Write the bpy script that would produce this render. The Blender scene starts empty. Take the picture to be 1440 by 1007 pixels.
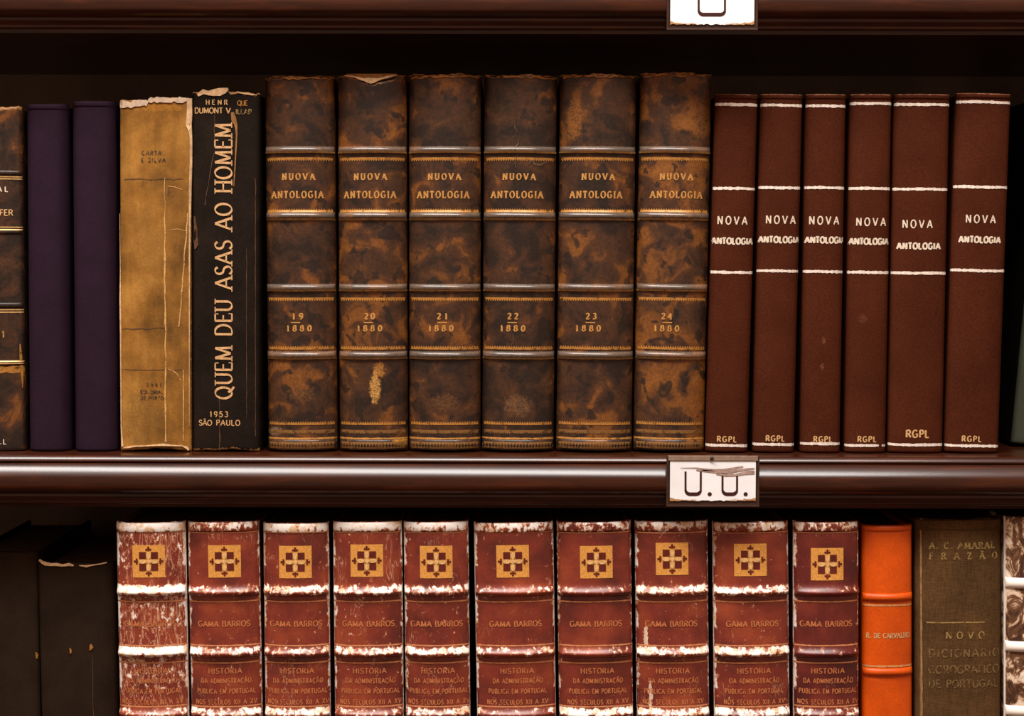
import bpy, bmesh, math, random
from mathutils import Vector, Matrix

C = bpy.context.scene.collection
SC = bpy.context.scene
rad = math.radians

# ------------------------------------------------------------------ camera
W, H = 1440, 1007
FPX = 2600.0                 # focal length in pixels
MPP = 0.00045                # metres per pixel at the spines
DIST = FPX * MPP
PITCH, ROLL = rad(3.0), rad(0.12)
cam_d = bpy.data.cameras.new('camera')
cam = bpy.data.objects.new('camera', cam_d)
C.objects.link(cam)
cam_d.sensor_fit = 'HORIZONTAL'
cam_d.sensor_width = 36.0
cam_d.lens = FPX / W * 36.0
cam_d.clip_start = 0.02
CAM_M = (Matrix.Translation((0, -DIST * math.cos(PITCH), DIST * math.sin(PITCH)))
         @ Matrix.Rotation(math.pi / 2 - PITCH, 4, 'X') @ Matrix.Rotation(ROLL, 4, 'Z'))
cam.matrix_world = CAM_M
SC.camera = cam

# ------------------------------------------------------------------ world, light, exposure
SC.view_settings.view_transform = 'Standard'
SC.view_settings.look = 'None'
SC.view_settings.exposure = 0.0
SC.view_settings.gamma = 1.0
SC.view_settings.use_curve_mapping = False
world = bpy.data.worlds.new('world')
SC.world = world
world.use_nodes = True
bg = world.node_tree.nodes['Background']
bg.inputs[0].default_value = (1.0, 0.60, 0.42, 1)
bg.inputs[1].default_value = 0.46


def area_light(name, loc, target, size, size_y, energy, color):
    d = bpy.data.lights.new(name, 'AREA')
    d.shape = 'RECTANGLE'
    d.size, d.size_y, d.energy, d.color = size, size_y, energy, color
    o = bpy.data.objects.new(name, d)
    C.objects.link(o)
    o.location = loc
    o.rotation_euler = (Vector(target) - Vector(loc)).to_track_quat('-Z', 'Y').to_euler()
    return o


area_light('ceiling_lamp_light', (-0.28, -0.87, 1.70), (0, 0, -0.03), 2.00, 0.36, 90, (1.0, 0.96, 0.92))


# ------------------------------------------------------------------ pixel <-> place
def P(px, py, Y):
    """the point on the plane y = Y that the photograph shows at (px, py)"""
    d = CAM_M.to_3x3() @ Vector(((px - W / 2) / FPX, -(py - H / 2) / FPX, -1.0))
    o = CAM_M.translation
    return o + d * ((Y - o.y) / d.y)


# ------------------------------------------------------------------ objects
def link(name, me, parent=None, mats=()):
    o = bpy.data.objects.new(name, me)
    C.objects.link(o)
    for m in mats:
        me.materials.append(m)
    if parent:
        o.parent = parent
    return o


def thing(name, label, cat, loc=(0, 0, 0), group=None):
    o = bpy.data.objects.new(name, None)
    o.empty_display_size = 0.02
    C.objects.link(o)
    o.location = loc
    o['label'] = label
    o['category'] = cat
    if group:
        o['group'] = group
    return o


class MB:
    """collects faces, then links them as one mesh object"""
    def __init__(self):
        self.v, self.f, self.wear = [], [], []

    def vert(self, p, w=0.0):
        self.v.append(tuple(p))
        self.wear.append(w)
        return len(self.v) - 1

    def face(self, *idx):
        self.f.append(tuple(idx))

    def quad(self, a, b, c, d):
        self.face(*[self.vert(p) for p in (a, b, c, d)])

    def box(self, x0, x1, y0, y1, z0, z1):
        i = [self.vert((x, y, z)) for z in (z0, z1) for y in (y0, y1) for x in (x0, x1)]
        for f in ((0, 2, 3, 1), (4, 5, 7, 6), (0, 1, 5, 4), (2, 6, 7, 3), (0, 4, 6, 2), (1, 3, 7, 5)):
            self.face(*[i[k] for k in f])

    def build(self, name, mat, parent=None, smooth=False, bevel=0.0, sub=False):
        me = bpy.data.meshes.new(name)
        me.from_pydata(self.v, [], self.f)
        me.validate()
        bm = bmesh.new()
        bm.from_mesh(me)
        bmesh.ops.recalc_face_normals(bm, faces=bm.faces)
        bm.to_mesh(me)
        bm.free()
        a = me.attributes.new('wear', 'FLOAT', 'POINT')
        if len(a.data) == len(self.wear):
            a.data.foreach_set('value', self.wear)
        if smooth:
            me.polygons.foreach_set('use_smooth', [True] * len(me.polygons))
        o = link(name, me, parent, [mat] if mat else [])
        if bevel:
            m = o.modifiers.new('bevel', 'BEVEL')
            m.width = bevel
            m.segments = 2
        return o


# ------------------------------------------------------------------ materials
class Nodes:
    def __init__(self, name):
        self.m = bpy.data.materials.new(name)
        self.m.use_nodes = True
        self.t = self.m.node_tree
        self.b = self.t.nodes['Principled BSDF']
        self.out = self.t.nodes['Material Output']
        self._obj = None

    def put(self, sock, v):
        if isinstance(v, bpy.types.NodeSocket):
            self.t.links.new(v, sock)
        elif isinstance(v, (tuple, list)) and len(v) == 3 and sock.type == 'RGBA':
            sock.default_value = (*v, 1)
        else:
            sock.default_value = v

    def n(self, typ, ins=None, **props):
        nd = self.t.nodes.new(typ)
        for k, v in props.items():
            setattr(nd, k, v)
        for k, v in (ins or {}).items():
            self.put(nd.inputs[k], v)
        return nd

    def coord(self, offset=(0, 0, 0), scale=(1, 1, 1)):
        if self._obj is None:
            self._obj = self.n('ShaderNodeTexCoord').outputs['Object']
        return self.n('ShaderNodeMapping', {'Vector': self._obj, 'Location': offset, 'Scale': scale}).outputs[0]

    def noise(self, vec, scale, detail=3.0, rough=0.55, dist=0.0):
        return self.n('ShaderNodeTexNoise', {'Vector': vec, 'Scale': scale, 'Detail': detail,
                                             'Roughness': rough, 'Distortion': dist}).outputs[0]

    def ramp(self, fac, *stops):
        r = self.n('ShaderNodeValToRGB', {'Fac': fac})
        e = r.color_ramp.elements
        while len(e) < len(stops):
            e.new(0.5)
        for el, (p, c) in zip(e, stops):
            el.position = p
            el.color = (*c, 1) if isinstance(c, (tuple, list)) else (c, c, c, 1)
        return r.outputs[0]

    def mix(self, fac, a, b, mode='MIX'):
        nd = self.n('ShaderNodeMix', data_type='RGBA', blend_type=mode)
        self.put(nd.inputs[0], fac)
        self.put(nd.inputs[6], a)
        self.put(nd.inputs[7], b)
        return nd.outputs[2]

    def math(self, op, a, b=0.0, clamp=False):
        nd = self.n('ShaderNodeMath', operation=op, use_clamp=clamp)
        self.put(nd.inputs[0], a)
        self.put(nd.inputs[1], b)
        return nd.outputs[0]

    def attr(self, name):
        return self.n('ShaderNodeAttribute', attribute_name=name).outputs['Fac']

    def bump(self, h, strength=0.3, dist=0.0003):
        return self.n('ShaderNodeBump', {'Height': h, 'Strength': strength, 'Distance': dist}).outputs[0]

    def done(self, color, rough=0.5, normal=None, spec=0.5, coat=0.0, coat_rough=0.2, metal=0.0):
        self.put(self.b.inputs['Base Color'], color)
        self.put(self.b.inputs['Roughness'], rough)
        self.put(self.b.inputs['Specular IOR Level'], spec)
        self.put(self.b.inputs['Coat Weight'], coat)
        self.put(self.b.inputs['Coat Roughness'], coat_rough)
        self.put(self.b.inputs['Metallic'], metal)
        if normal is not None:
            self.put(self.b.inputs['Normal'], normal)
        return self.m

    def spot(self, col, x, z, rx, rz, spot_col, grain=500, strength=1.0, off=(0, 0, 0)):
        """a worn spot of its own shape at a place on the cover"""
        if self._obj is None:
            self.coord()
        s = self.n('ShaderNodeSeparateXYZ', {0: self._obj})
        dx = self.math('DIVIDE', self.math('SUBTRACT', s.outputs[0], x), rx)
        dz = self.math('DIVIDE', self.math('SUBTRACT', s.outputs[2], z), rz)
        r = self.math('ADD', self.math('MULTIPLY', dx, dx), self.math('MULTIPLY', dz, dz))
        nz = self.noise(self.coord(off), grain, 4, 0.65)
        v = self.math('SUBTRACT', self.math('MULTIPLY', nz, 2.6), self.math('MULTIPLY', r, 0.9))
        k = self.ramp(v, (0.45, 0.0), (1.10, 1.0))
        k = self.math('MULTIPLY', k, self.ramp(self.noise(self.coord(off), 950, 3, 0.7), (0.36, 0.12), (0.60, 1.0)))
        return self.mix(self.math('MULTIPLY', k, strength), col, spot_col)


def roff(seed):
    r = random.Random(seed)
    return (r.uniform(-9, 9), r.uniform(-9, 9), r.uniform(-9, 9))


def mat_plain(name, col, rough=0.5, var=0.25, scale=90, grain=900, bump=0.15, spec=0.2, seed=0, coat=0.0):
    t = Nodes(name)
    v = t.coord(roff(seed))
    n = t.noise(v, scale, 4)
    g = t.noise(v, grain, 2)
    dark = tuple(c * (1 - var) for c in col)
    light = tuple(min(1, c * (1 + var)) for c in col)
    c = t.ramp(n, (0.3, dark), (0.7, light))
    c = t.mix(0.25, c, t.ramp(g, (0.3, tuple(x * .55 for x in col)), (0.7, tuple(min(1, x * 1.5) for x in col))))
    return t.done(c, rough, t.bump(g, bump), spec, coat)


def mat_wood():
    t = Nodes('dark varnished mahogany')
    v = t.coord(scale=(6, 60, 60))
    n = t.noise(v, 3.0, 6, 0.6, 0.6)
    c = t.ramp(n, (0.25, (0.014, 0.0030, 0.0009)), (0.5, (0.033, 0.0068, 0.0016)), (0.75, (0.066, 0.0138, 0.0030)))
    fine = t.noise(t.coord(scale=(14, 300, 300)), 6.0, 3)
    wear = t.noise(t.coord(scale=(10, 60, 60)), 3.0, 4)
    rough = t.math('ADD', t.math('MULTIPLY', wear, 0.20), 0.32)
    return t.done(c, rough, t.bump(fine, 0.04, 0.0002), 0.12, 0.60, 0.20)


def mat_mottled(name, seed, tan=0.5, extra=None, coat=0.30, rubbed=0.0):
    """calf leather stained in dark and tan blotches"""
    t = Nodes(name)
    o = roff(seed)
    v = t.coord(o)
    n = t.noise(v, 62, 3.5, 0.5, 0.7)
    n2 = t.noise(v, 22, 2, 0.5, 0.3)
    f = t.math('ADD', t.math('MULTIPLY', n, 0.75), t.math('MULTIPLY', n2, 0.35))
    f = t.math('ADD', f, (tan - 0.5) * 0.34)
    c = t.ramp(f, (0.42, (0.0165, 0.0082, 0.0045)), (0.50, (0.037, 0.0150, 0.0066)), (0.60, (0.062, 0.0230, 0.0080)),
               (0.655, (0.140, 0.047, 0.0085)), (0.8, (0.20, 0.069, 0.011)))
    sp = t.ramp(t.noise(v, 105, 2, 0.5, 0.4), (0.57, 0.0), (0.63, 0.85))
    c = t.mix(sp, c, (0.0155, 0.0085, 0.0055))
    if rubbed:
        c = t.mix(rubbed, c, (0.17, 0.125, 0.092))  # lighter grey paints in the bands' silver highlight, along with rubbed leather
    g = t.noise(v, 520, 4, 0.7)
    c = t.mix(0.45, c, t.mix(1.0, c, t.ramp(g, (0.3, 0.35), (0.5, 1.0), (0.72, (1.9, 1.75, 1.5))), 'MULTIPLY'))
    if extra:
        for s in extra:
            c = t.spot(c, *s, off=o)
    wear = t.attr('wear')
    wn = t.noise(v, 330, 5, 0.65)
    k = t.ramp(t.math('ADD', wear, t.math('MULTIPLY', wn, 0.9)), (0.93, 0.0), (1.12, 1.0))
    c = t.mix(k, c, (0.36, 0.16, 0.045))
    return t.done(c, t.math('ADD', t.math('MULTIPLY', g, 0.25), 0.40), t.bump(g, 0.30, 0.0004), 0.22, coat, 0.24)


def mat_red(name, seed, level=0.3, base=(0.185, 0.0265, 0.0135)):
    """red leather scuffed down to its pale core along 'wear' and in scratches"""
    t = Nodes(name)
    o = roff(seed)
    v = t.coord(o)
    n = t.noise(v, 40, 3)
    c = t.ramp(n, (0.30, (base[0] * .48, base[1] * .52, base[2] * .70)), (0.52, base), (0.72, (base[0] * 1.5, base[1] * 1.9, base[2] * 1.35)))
    g = t.noise(v, 900, 3, 0.6)
    c = t.mix(0.3, c, t.mix(1.0, c, t.ramp(g, (0.3, 0.5), (0.7, 1.5)), 'MULTIPLY'))
    wear = t.attr('wear')
    wn = t.noise(t.coord(o, (1, 1, 0.75)), 300, 6, 0.66, 0.3)
    # patches and edges
    f = t.math('ADD', wear, t.math('MULTIPLY', t.math('SUBTRACT', wn, 0.5), 2.0))
    patch = t.ramp(f, (0.50, 0.0), (0.58, 1.0))
    patch_rim = t.ramp(f, (0.36, 0.0), (0.50, 1.0))
    # fine cracks, mostly upright
    cv = t.coord(o, (1.0, 1.0, 0.22))
    cn = t.noise(cv, 190, 2, 0.5, 1.6)
    line = t.ramp(t.math('ABSOLUTE', t.math('SUBTRACT', cn, 0.5)), (0.0, 1.0), (0.020 + 0.022 * max(0.0, level - 0.5), 0.0))
    gate = t.ramp(t.math('ADD', t.noise(v, 55, 3), (level - 0.5) * 0.40), (0.56, 0.0), (0.66, 1.0))
    scr = t.math('MULTIPLY', line, gate)
    # flecks
    fl = t.ramp(t.math('ADD', t.noise(v, 330, 2, 0.6), (level - 0.5) * 0.10), (0.71, 0.0), (0.75, 1.0))
    k = t.math('MAXIMUM', t.math('MULTIPLY', scr, 0.75), fl)
    c = t.mix(patch_rim, c, (0.42, 0.15, 0.065))
    c = t.mix(t.math('MULTIPLY', k, 0.5 + 0.5 * level), c, (0.66, 0.36, 0.22))
    core = t.mix(t.ramp(t.noise(v, 170, 4, 0.65), (0.38, 1.0), (0.50, 0.0)), t.ramp(g, (0.25, (0.78, 0.70, 0.61)), (0.7, (0.88, 0.83, 0.78))), (0.68, 0.44, 0.25))
    c = t.mix(patch, c, core)
    rough = t.math('ADD', t.math('MULTIPLY', patch, 0.3), 0.36)
    h = t.math('ADD', t.math('MULTIPLY', g, 0.35), t.math('MULTIPLY', patch, -0.8))
    return t.done(c, rough, t.bump(h, 0.25, 0.0003), 0.34, 0.22, 0.3)


def mat_gilt(name, col, fade=0.0, seed=3, rough=0.42, grain=700, metal=0.25):
    """gold leaf stamped on a cover; where it has rubbed off the cover shows through"""
    t = Nodes(name)
    v = t.coord(roff(seed))
    n = t.noise(v, grain, 4, 0.6)
    c = t.ramp(n, (0.3, tuple(x * .6 for x in col)), (0.65, col))
    m = t.done(c, rough, None, 0.5, 0.0, 0.2, metal)
    if fade > 0:
        tr = t.n('ShaderNodeBsdfTransparent')
        k = t.ramp(t.noise(v, 300, 4, 0.7), (fade - 0.06, 0.0), (fade + 0.06, 1.0))
        mx = t.n('ShaderNodeMixShader', {0: k, 1: tr.outputs[0], 2: t.b.outputs[0]})
        t.t.links.new(mx.outputs[0], t.out.inputs[0])
    return m


def mat_tan_paper(extra):
    t = Nodes('tan paper cover')
    o = roff(41)
    v = t.coord(o)
    n = t.noise(v, 35, 5, 0.6)
    c = t.ramp(n, (0.30, (0.115, 0.052, 0.011)), (0.5, (0.25, 0.108, 0.019)), (0.70, (0.38, 0.180, 0.036)))
    st = t.noise(t.coord(o, (1, 1, 0.15)), 120, 4, 0.6)
    c = t.mix(0.5, c, t.mix(1.0, c, t.ramp(st, (0.3, 0.55), (0.7, 1.35)), 'MULTIPLY'))
    g = t.noise(v, 1100, 3)
    c = t.mix(0.3, c, t.mix(1.0, c, t.ramp(g, (0.3, 0.55), (0.7, 1.45)), 'MULTIPLY'))
    for s in extra:
        c = t.spot(c, *s, off=o)
    wear = t.attr('wear')
    k = t.ramp(t.math('ADD', wear, t.math('MULTIPLY', t.noise(v, 300, 4, .65), .8)), (0.85, 0.0), (1.05, 1.0))
    c = t.mix(k, c, (0.72, 0.47, 0.24))
    return t.done(c, 0.62, t.bump(st, 0.3, 0.0005), 0.12)


def mat_marbled():
    t = Nodes('pale vellum with brown marbling')
    v = t.coord(roff(77), (1, 1, 0.7))
    n = t.noise(v, 95, 6, 0.68, 0.8)
    c = t.ramp(n, (0.40, (0.045, 0.017, 0.008)), (0.49, (0.16, 0.066, 0.026)), (0.535, (0.62, 0.43, 0.28)), (0.64, (0.84, 0.74, 0.62)))
    wear = t.attr('wear')
    c = t.mix(t.ramp(wear, (0.3, 0.0), (0.6, 1.0)), c, (0.86, 0.78, 0.69))
    return t.done(c, 0.5, t.bump(n, 0.3, 0.0004), 0.4)


def mat_card():
    t = Nodes('white label card')
    v = t.coord(roff(5))
    n = t.noise(v, 60, 4)
    c = t.ramp(n, (0.3, (0.80, 0.79, 0.78)), (0.7, (0.88, 0.88, 0.89)))
    wear = t.attr('wear')
    k = t.ramp(t.math('ADD', wear, t.math('MULTIPLY', t.noise(v, 380, 5, .7), .8)), (0.85, 0.0), (1.2, 1.0))
    c = t.mix(k, c, (0.42, 0.21, 0.08))
    return t.done(c, 0.45, None, 0.4)


M = {
    'wood': mat_wood(),
    'back': mat_plain('brown back boards', (0.28, 0.205, 0.155), 0.8, 0.2, 30, spec=0.1),
    'pages': mat_plain('aged page edges', (0.16, 0.10, 0.05), 0.85, 0.25, 200, 1500),
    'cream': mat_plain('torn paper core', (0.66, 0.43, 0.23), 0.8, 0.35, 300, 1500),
    'cream_white': mat_plain('white torn paper', (0.60, 0.44, 0.31), 0.8, 0.3, 300, 1500),
    'gold': mat_gilt('rubbed gilt', (0.50, 0.215, 0.040), 0.38, 3),
    'dull_gold': mat_gilt('dull rubbed gilt', (0.27, 0.125, 0.034), 0.40, 5),
    'gold_text': mat_gilt('gilt lettering', (0.64, 0.31, 0.08), 0.34, 4),
    'gold_line': mat_gilt('bright gilt line', (0.72, 0.43, 0.15), 0.30, 6),
    'red_gold': mat_gilt('reddish gilt lettering', (0.66, 0.215, 0.075), 0.37, 8),
    'red_line': mat_gilt('gilt line on red', (0.66, 0.25, 0.10), 0.30, 9),
    'emblem': mat_gilt('gilt emblem', (0.80, 0.36, 0.070), 0.0, 10, 0.45, 900, 0.15),
    'petal': mat_gilt('pale gilt petals', (0.88, 0.52, 0.19), 0.0, 11, 0.45, 900, 0.15),
    'motif': mat_plain('red emblem motif', (0.115, 0.017, 0.011), 0.45, 0.3),
    'cream_text': mat_gilt('cream lettering', (0.80, 0.66, 0.50), 0.28, 12, 0.5, 700, 0.0),
    'white_rule': mat_gilt('cream painted rule', (0.88, 0.75, 0.64), 0.0, 13, 0.5, 700, 0.0),
    'warm_text': mat_gilt('warm gilt lettering', (0.78, 0.47, 0.20), 0.30, 14),
    'black_title': mat_gilt('cream gilt title', (0.72, 0.42, 0.19), 0.26, 15, 0.45, 600, 0.1),
    'faded': mat_gilt('faded lettering', (0.33, 0.205, 0.060), 0.42, 16, 0.6, 700, 0.0),
    'faded_low': mat_gilt('very faded lettering', (0.20, 0.115, 0.034), 0.45, 17, 0.6, 700, 0.0),
    'ink': mat_gilt('faded black print', (0.060, 0.030, 0.012), 0.46, 18, 0.6, 800, 0.0),
    'ink_dark': mat_plain('dark brown label ink', (0.045, 0.012, 0.010), 0.5, 0.2),
    'purple': mat_plain('dark purple cloth', (0.0235, 0.0108, 0.0225), 0.75, 0.18, 60, 1300, 0.3, 0.25),
    'black_cover': None,
    'maroon_joint': None,
    'card': mat_card(),
    'holder': mat_plain('dull bronze label holder', (0.23, 0.15, 0.105), 0.42, 0.3, 200, 900, 0.1, 0.5, 2, 0.1),
    'holder_dark': mat_plain('dark bronze channel', (0.045, 0.020, 0.013), 0.4, 0.3),
    'floor': mat_plain('dark floorboards', (0.05, 0.025, 0.014), 0.5, 0.3, 8),
    'wall': mat_plain('brown plaster', (0.10, 0.065, 0.045), 0.8, 0.1, 4),
}

# ------------------------------------------------------------------ stroke lettering


def arc(cx, cy, rx, ry, a0, a1, n=10):
    return [(cx + rx * math.cos(rad(a0 + (a1 - a0) * i / n)), cy + ry * math.sin(rad(a0 + (a1 - a0) * i / n)))
            for i in range(n + 1)]


GL = {
    ' ': (0.42, []),
    'A': (.80, [[(0, 0), (.40, 1)], [(.40, 1), (.80, 0)], [(.15, .34), (.65, .34)]]),
    'B': (.64, [[(.07, 0), (.07, 1)], [(.07, 1), (.3, 1)] + arc(.33, .76, .22, .24, 90, -90) + [(.07, .52)],
                [(.07, .52), (.33, .52)] + arc(.33, .26, .28, .26, 90, -90) + [(.07, 0)]]),
    'C': (.72, [arc(.39, .5, .37, .5, 42, 318, 14)]),
    'D': (.74, [[(.07, 0), (.07, 1)], [(.07, 1), (.3, 1)] + arc(.3, .5, .40, .5, 90, -90, 12) + [(.07, 0)]]),
    'E': (.58, [[(.07, 0), (.07, 1)], [(.07, 1), (.55, 1)], [(.07, .52), (.46, .52)], [(.07, 0), (.57, 0)]]),
    'F': (.55, [[(.07, 0), (.07, 1)], [(.07, 1), (.55, 1)], [(.07, .50), (.45, .50)]]),
    'G': (.78, [arc(.39, .5, .37, .5, 45, 330, 14) + [(.72, .44), (.46, .44)]]),
    'H': (.74, [[(.07, 0), (.07, 1)], [(.67, 0), (.67, 1)], [(.07, .51), (.67, .51)]]),
    'I': (.20, [[(.10, 0), (.10, 1)]]),
    'J': (.45, [[(.38, 1), (.38, .25)] + arc(.2, .22, .18, .22, 0, -150, 6)]),
    'L': (.56, [[(.07, 0), (.07, 1)], [(.07, 0), (.55, 0)]]),
    'M': (.92, [[(.08, 0), (.12, 1)], [(.12, 1), (.46, .08)], [(.46, .08), (.80, 1)], [(.80, 1), (.84, 0)]]),
    'N': (.76, [[(.07, 0), (.07, 1)], [(.07, 1), (.69, 0)], [(.69, 0), (.69, 1)]]),
    'O': (.80, [arc(.40, .5, .38, .5, 90, 450, 20)]),
    'P': (.60, [[(.07, 0), (.07, 1)], [(.07, 1), (.3, 1)] + arc(.32, .74, .25, .26, 90, -90) + [(.07, .48)]]),
    'Q': (.84, [arc(.40, .5, .38, .5, 90, 450, 20), [(.44, .22), (.62, .0), (.84, -.12)]]),
    'R': (.68, [[(.07, 0), (.07, 1)], [(.07, 1), (.3, 1)] + arc(.32, .75, .24, .25, 90, -90) + [(.07, .50)],
                [(.32, .5), (.66, 0)]]),
    'S': (.58, [arc(.29, .75, .24, .25, 25, 270, 10) + arc(.29, .25, .27, .25, 90, -155, 10)]),
    'T': (.66, [[(.33, 0), (.33, 1)], [(.02, 1), (.64, 1)]]),
    'U': (.72, [[(.07, 1), (.07, .3)] + arc(.36, .3, .29, .3, 180, 360, 10) + [(.65, 1)]]),
    'V': (.76, [[(0, 1), (.38, 0)], [(.38, 0), (.76, 1)]]),
    'X': (.72, [[(.02, 1), (.70, 0)], [(.02, 0), (.70, 1)]]),
    'Z': (.64, [[(.04, 1), (.60, 1)], [(.60, 1), (.02, 0)], [(.02, 0), (.62, 0)]]),
    '0': (.60, [arc(.30, .5, .27, .5, 90, 450, 18)]),
    '1': (.36, [[(.04, .80), (.20, 1), (.20, 0)]]),
    '2': (.56, [arc(.27, .72, .24, .28, 165, -30, 10) + [(.02, 0)], [(.02, 0), (.54, 0)]]),
    '3': (.54, [arc(.25, .76, .22, .24, 150, -90, 8) + arc(.25, .26, .27, .26, 90, -150, 8)]),
    '4': (.60, [[(.44, 0), (.44, 1), (.0, .3), (.60, .3)]]),
    '5': (.54, [[(.48, 1), (.10, 1), (.07, .56)] + arc(.25, .32, .27, .32, 118, -150, 10)]),
    '8': (.56, [arc(.28, .76, .21, .24, -90, 270, 14), arc(.28, .26, .26, .26, 90, 450, 14)]),
    '9': (.56, [arc(.28, .69, .25, .31, 0, 360, 14), [(.53, .69), (.50, .30), (.26, 0)]]),
    '.': (.20, [[(.10, 0), (.10, .16)]]),
}
GL['Ã'] = (GL['A'][0], GL['A'][1] + [[(.18, 1.16), (.30, 1.24), (.48, 1.16), (.60, 1.24)]])
GL['Ç'] = (GL['C'][0], GL['C'][1] + [[(.40, 0), (.46, -.14), (.32, -.22)]])


def stroke(pts, width_fn, out):
    """a ribbon along pts; out gets quads of 2-D points"""
    n = len(pts)
    L, R = [], []
    closed = n > 4 and abs(pts[0][0] - pts[-1][0]) + abs(pts[0][1] - pts[-1][1]) < 1e-6
    for i, (x, y) in enumerate(pts):
        a = pts[i - 1] if i else (pts[-2] if closed else pts[0])
        b = pts[i + 1] if i < n - 1 else (pts[1] if closed else pts[-1])
        dx, dy = b[0] - a[0], b[1] - a[1]
        l = math.hypot(dx, dy) or 1
        dx, dy = dx / l, dy / l
        w = width_fn(dx, dy) / 2
        L.append((x - dy * w, y + dx * w))
        R.append((x + dy * w, y - dx * w))
    for i in range(n - 1):
        out.append((L[i], R[i], R[i + 1], L[i + 1]))


def split(pts, step=0.18):
    r = [pts[0]]
    for a, b in zip(pts, pts[1:]):
        k = max(1, int(math.hypot(b[0] - a[0], b[1] - a[1]) / step))
        r += [(a[0] + (b[0] - a[0]) * i / k, a[1] + (b[1] - a[1]) * i / k) for i in range(1, k + 1)]
    return r


def glyph(ch, serif, thick, thin):
    adv, strokes = GL[ch]
    q = []
    nib = (math.cos(rad(18)), math.sin(rad(18)))

    def wf(dx, dy):
        return thin + (thick - thin) * abs(dx * nib[1] - dy * nib[0])
    ends = [p for s in strokes for p in (s[0], s[-1])]
    for s in strokes:
        stroke(split(s), wf, q)
    if serif and ch not in '.':
        for s in strokes:
            if s[0] == s[-1]:
                continue
            for p, nb in ((s[0], s[1]), (s[-1], s[-2])):
                if ends.count(p) > 1 or min(abs(p[1]), abs(p[1] - 1)) > .02:
                    continue
                dx, dy = abs(p[0] - nb[0]), abs(p[1] - nb[1])
                if dy > dx * .6:
                    stroke(split([(p[0] - .19, p[1]), (p[0] + .19, p[1])]), lambda a, b: thin * 1.1, q)
                elif ch in 'EFLTZ2':
                    sg = .2 if p[1] < .5 else -.2
                    stroke([(p[0], p[1]), (p[0], p[1] + sg)], lambda a, b: thin * 1.2, q)
    return adv, q


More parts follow.
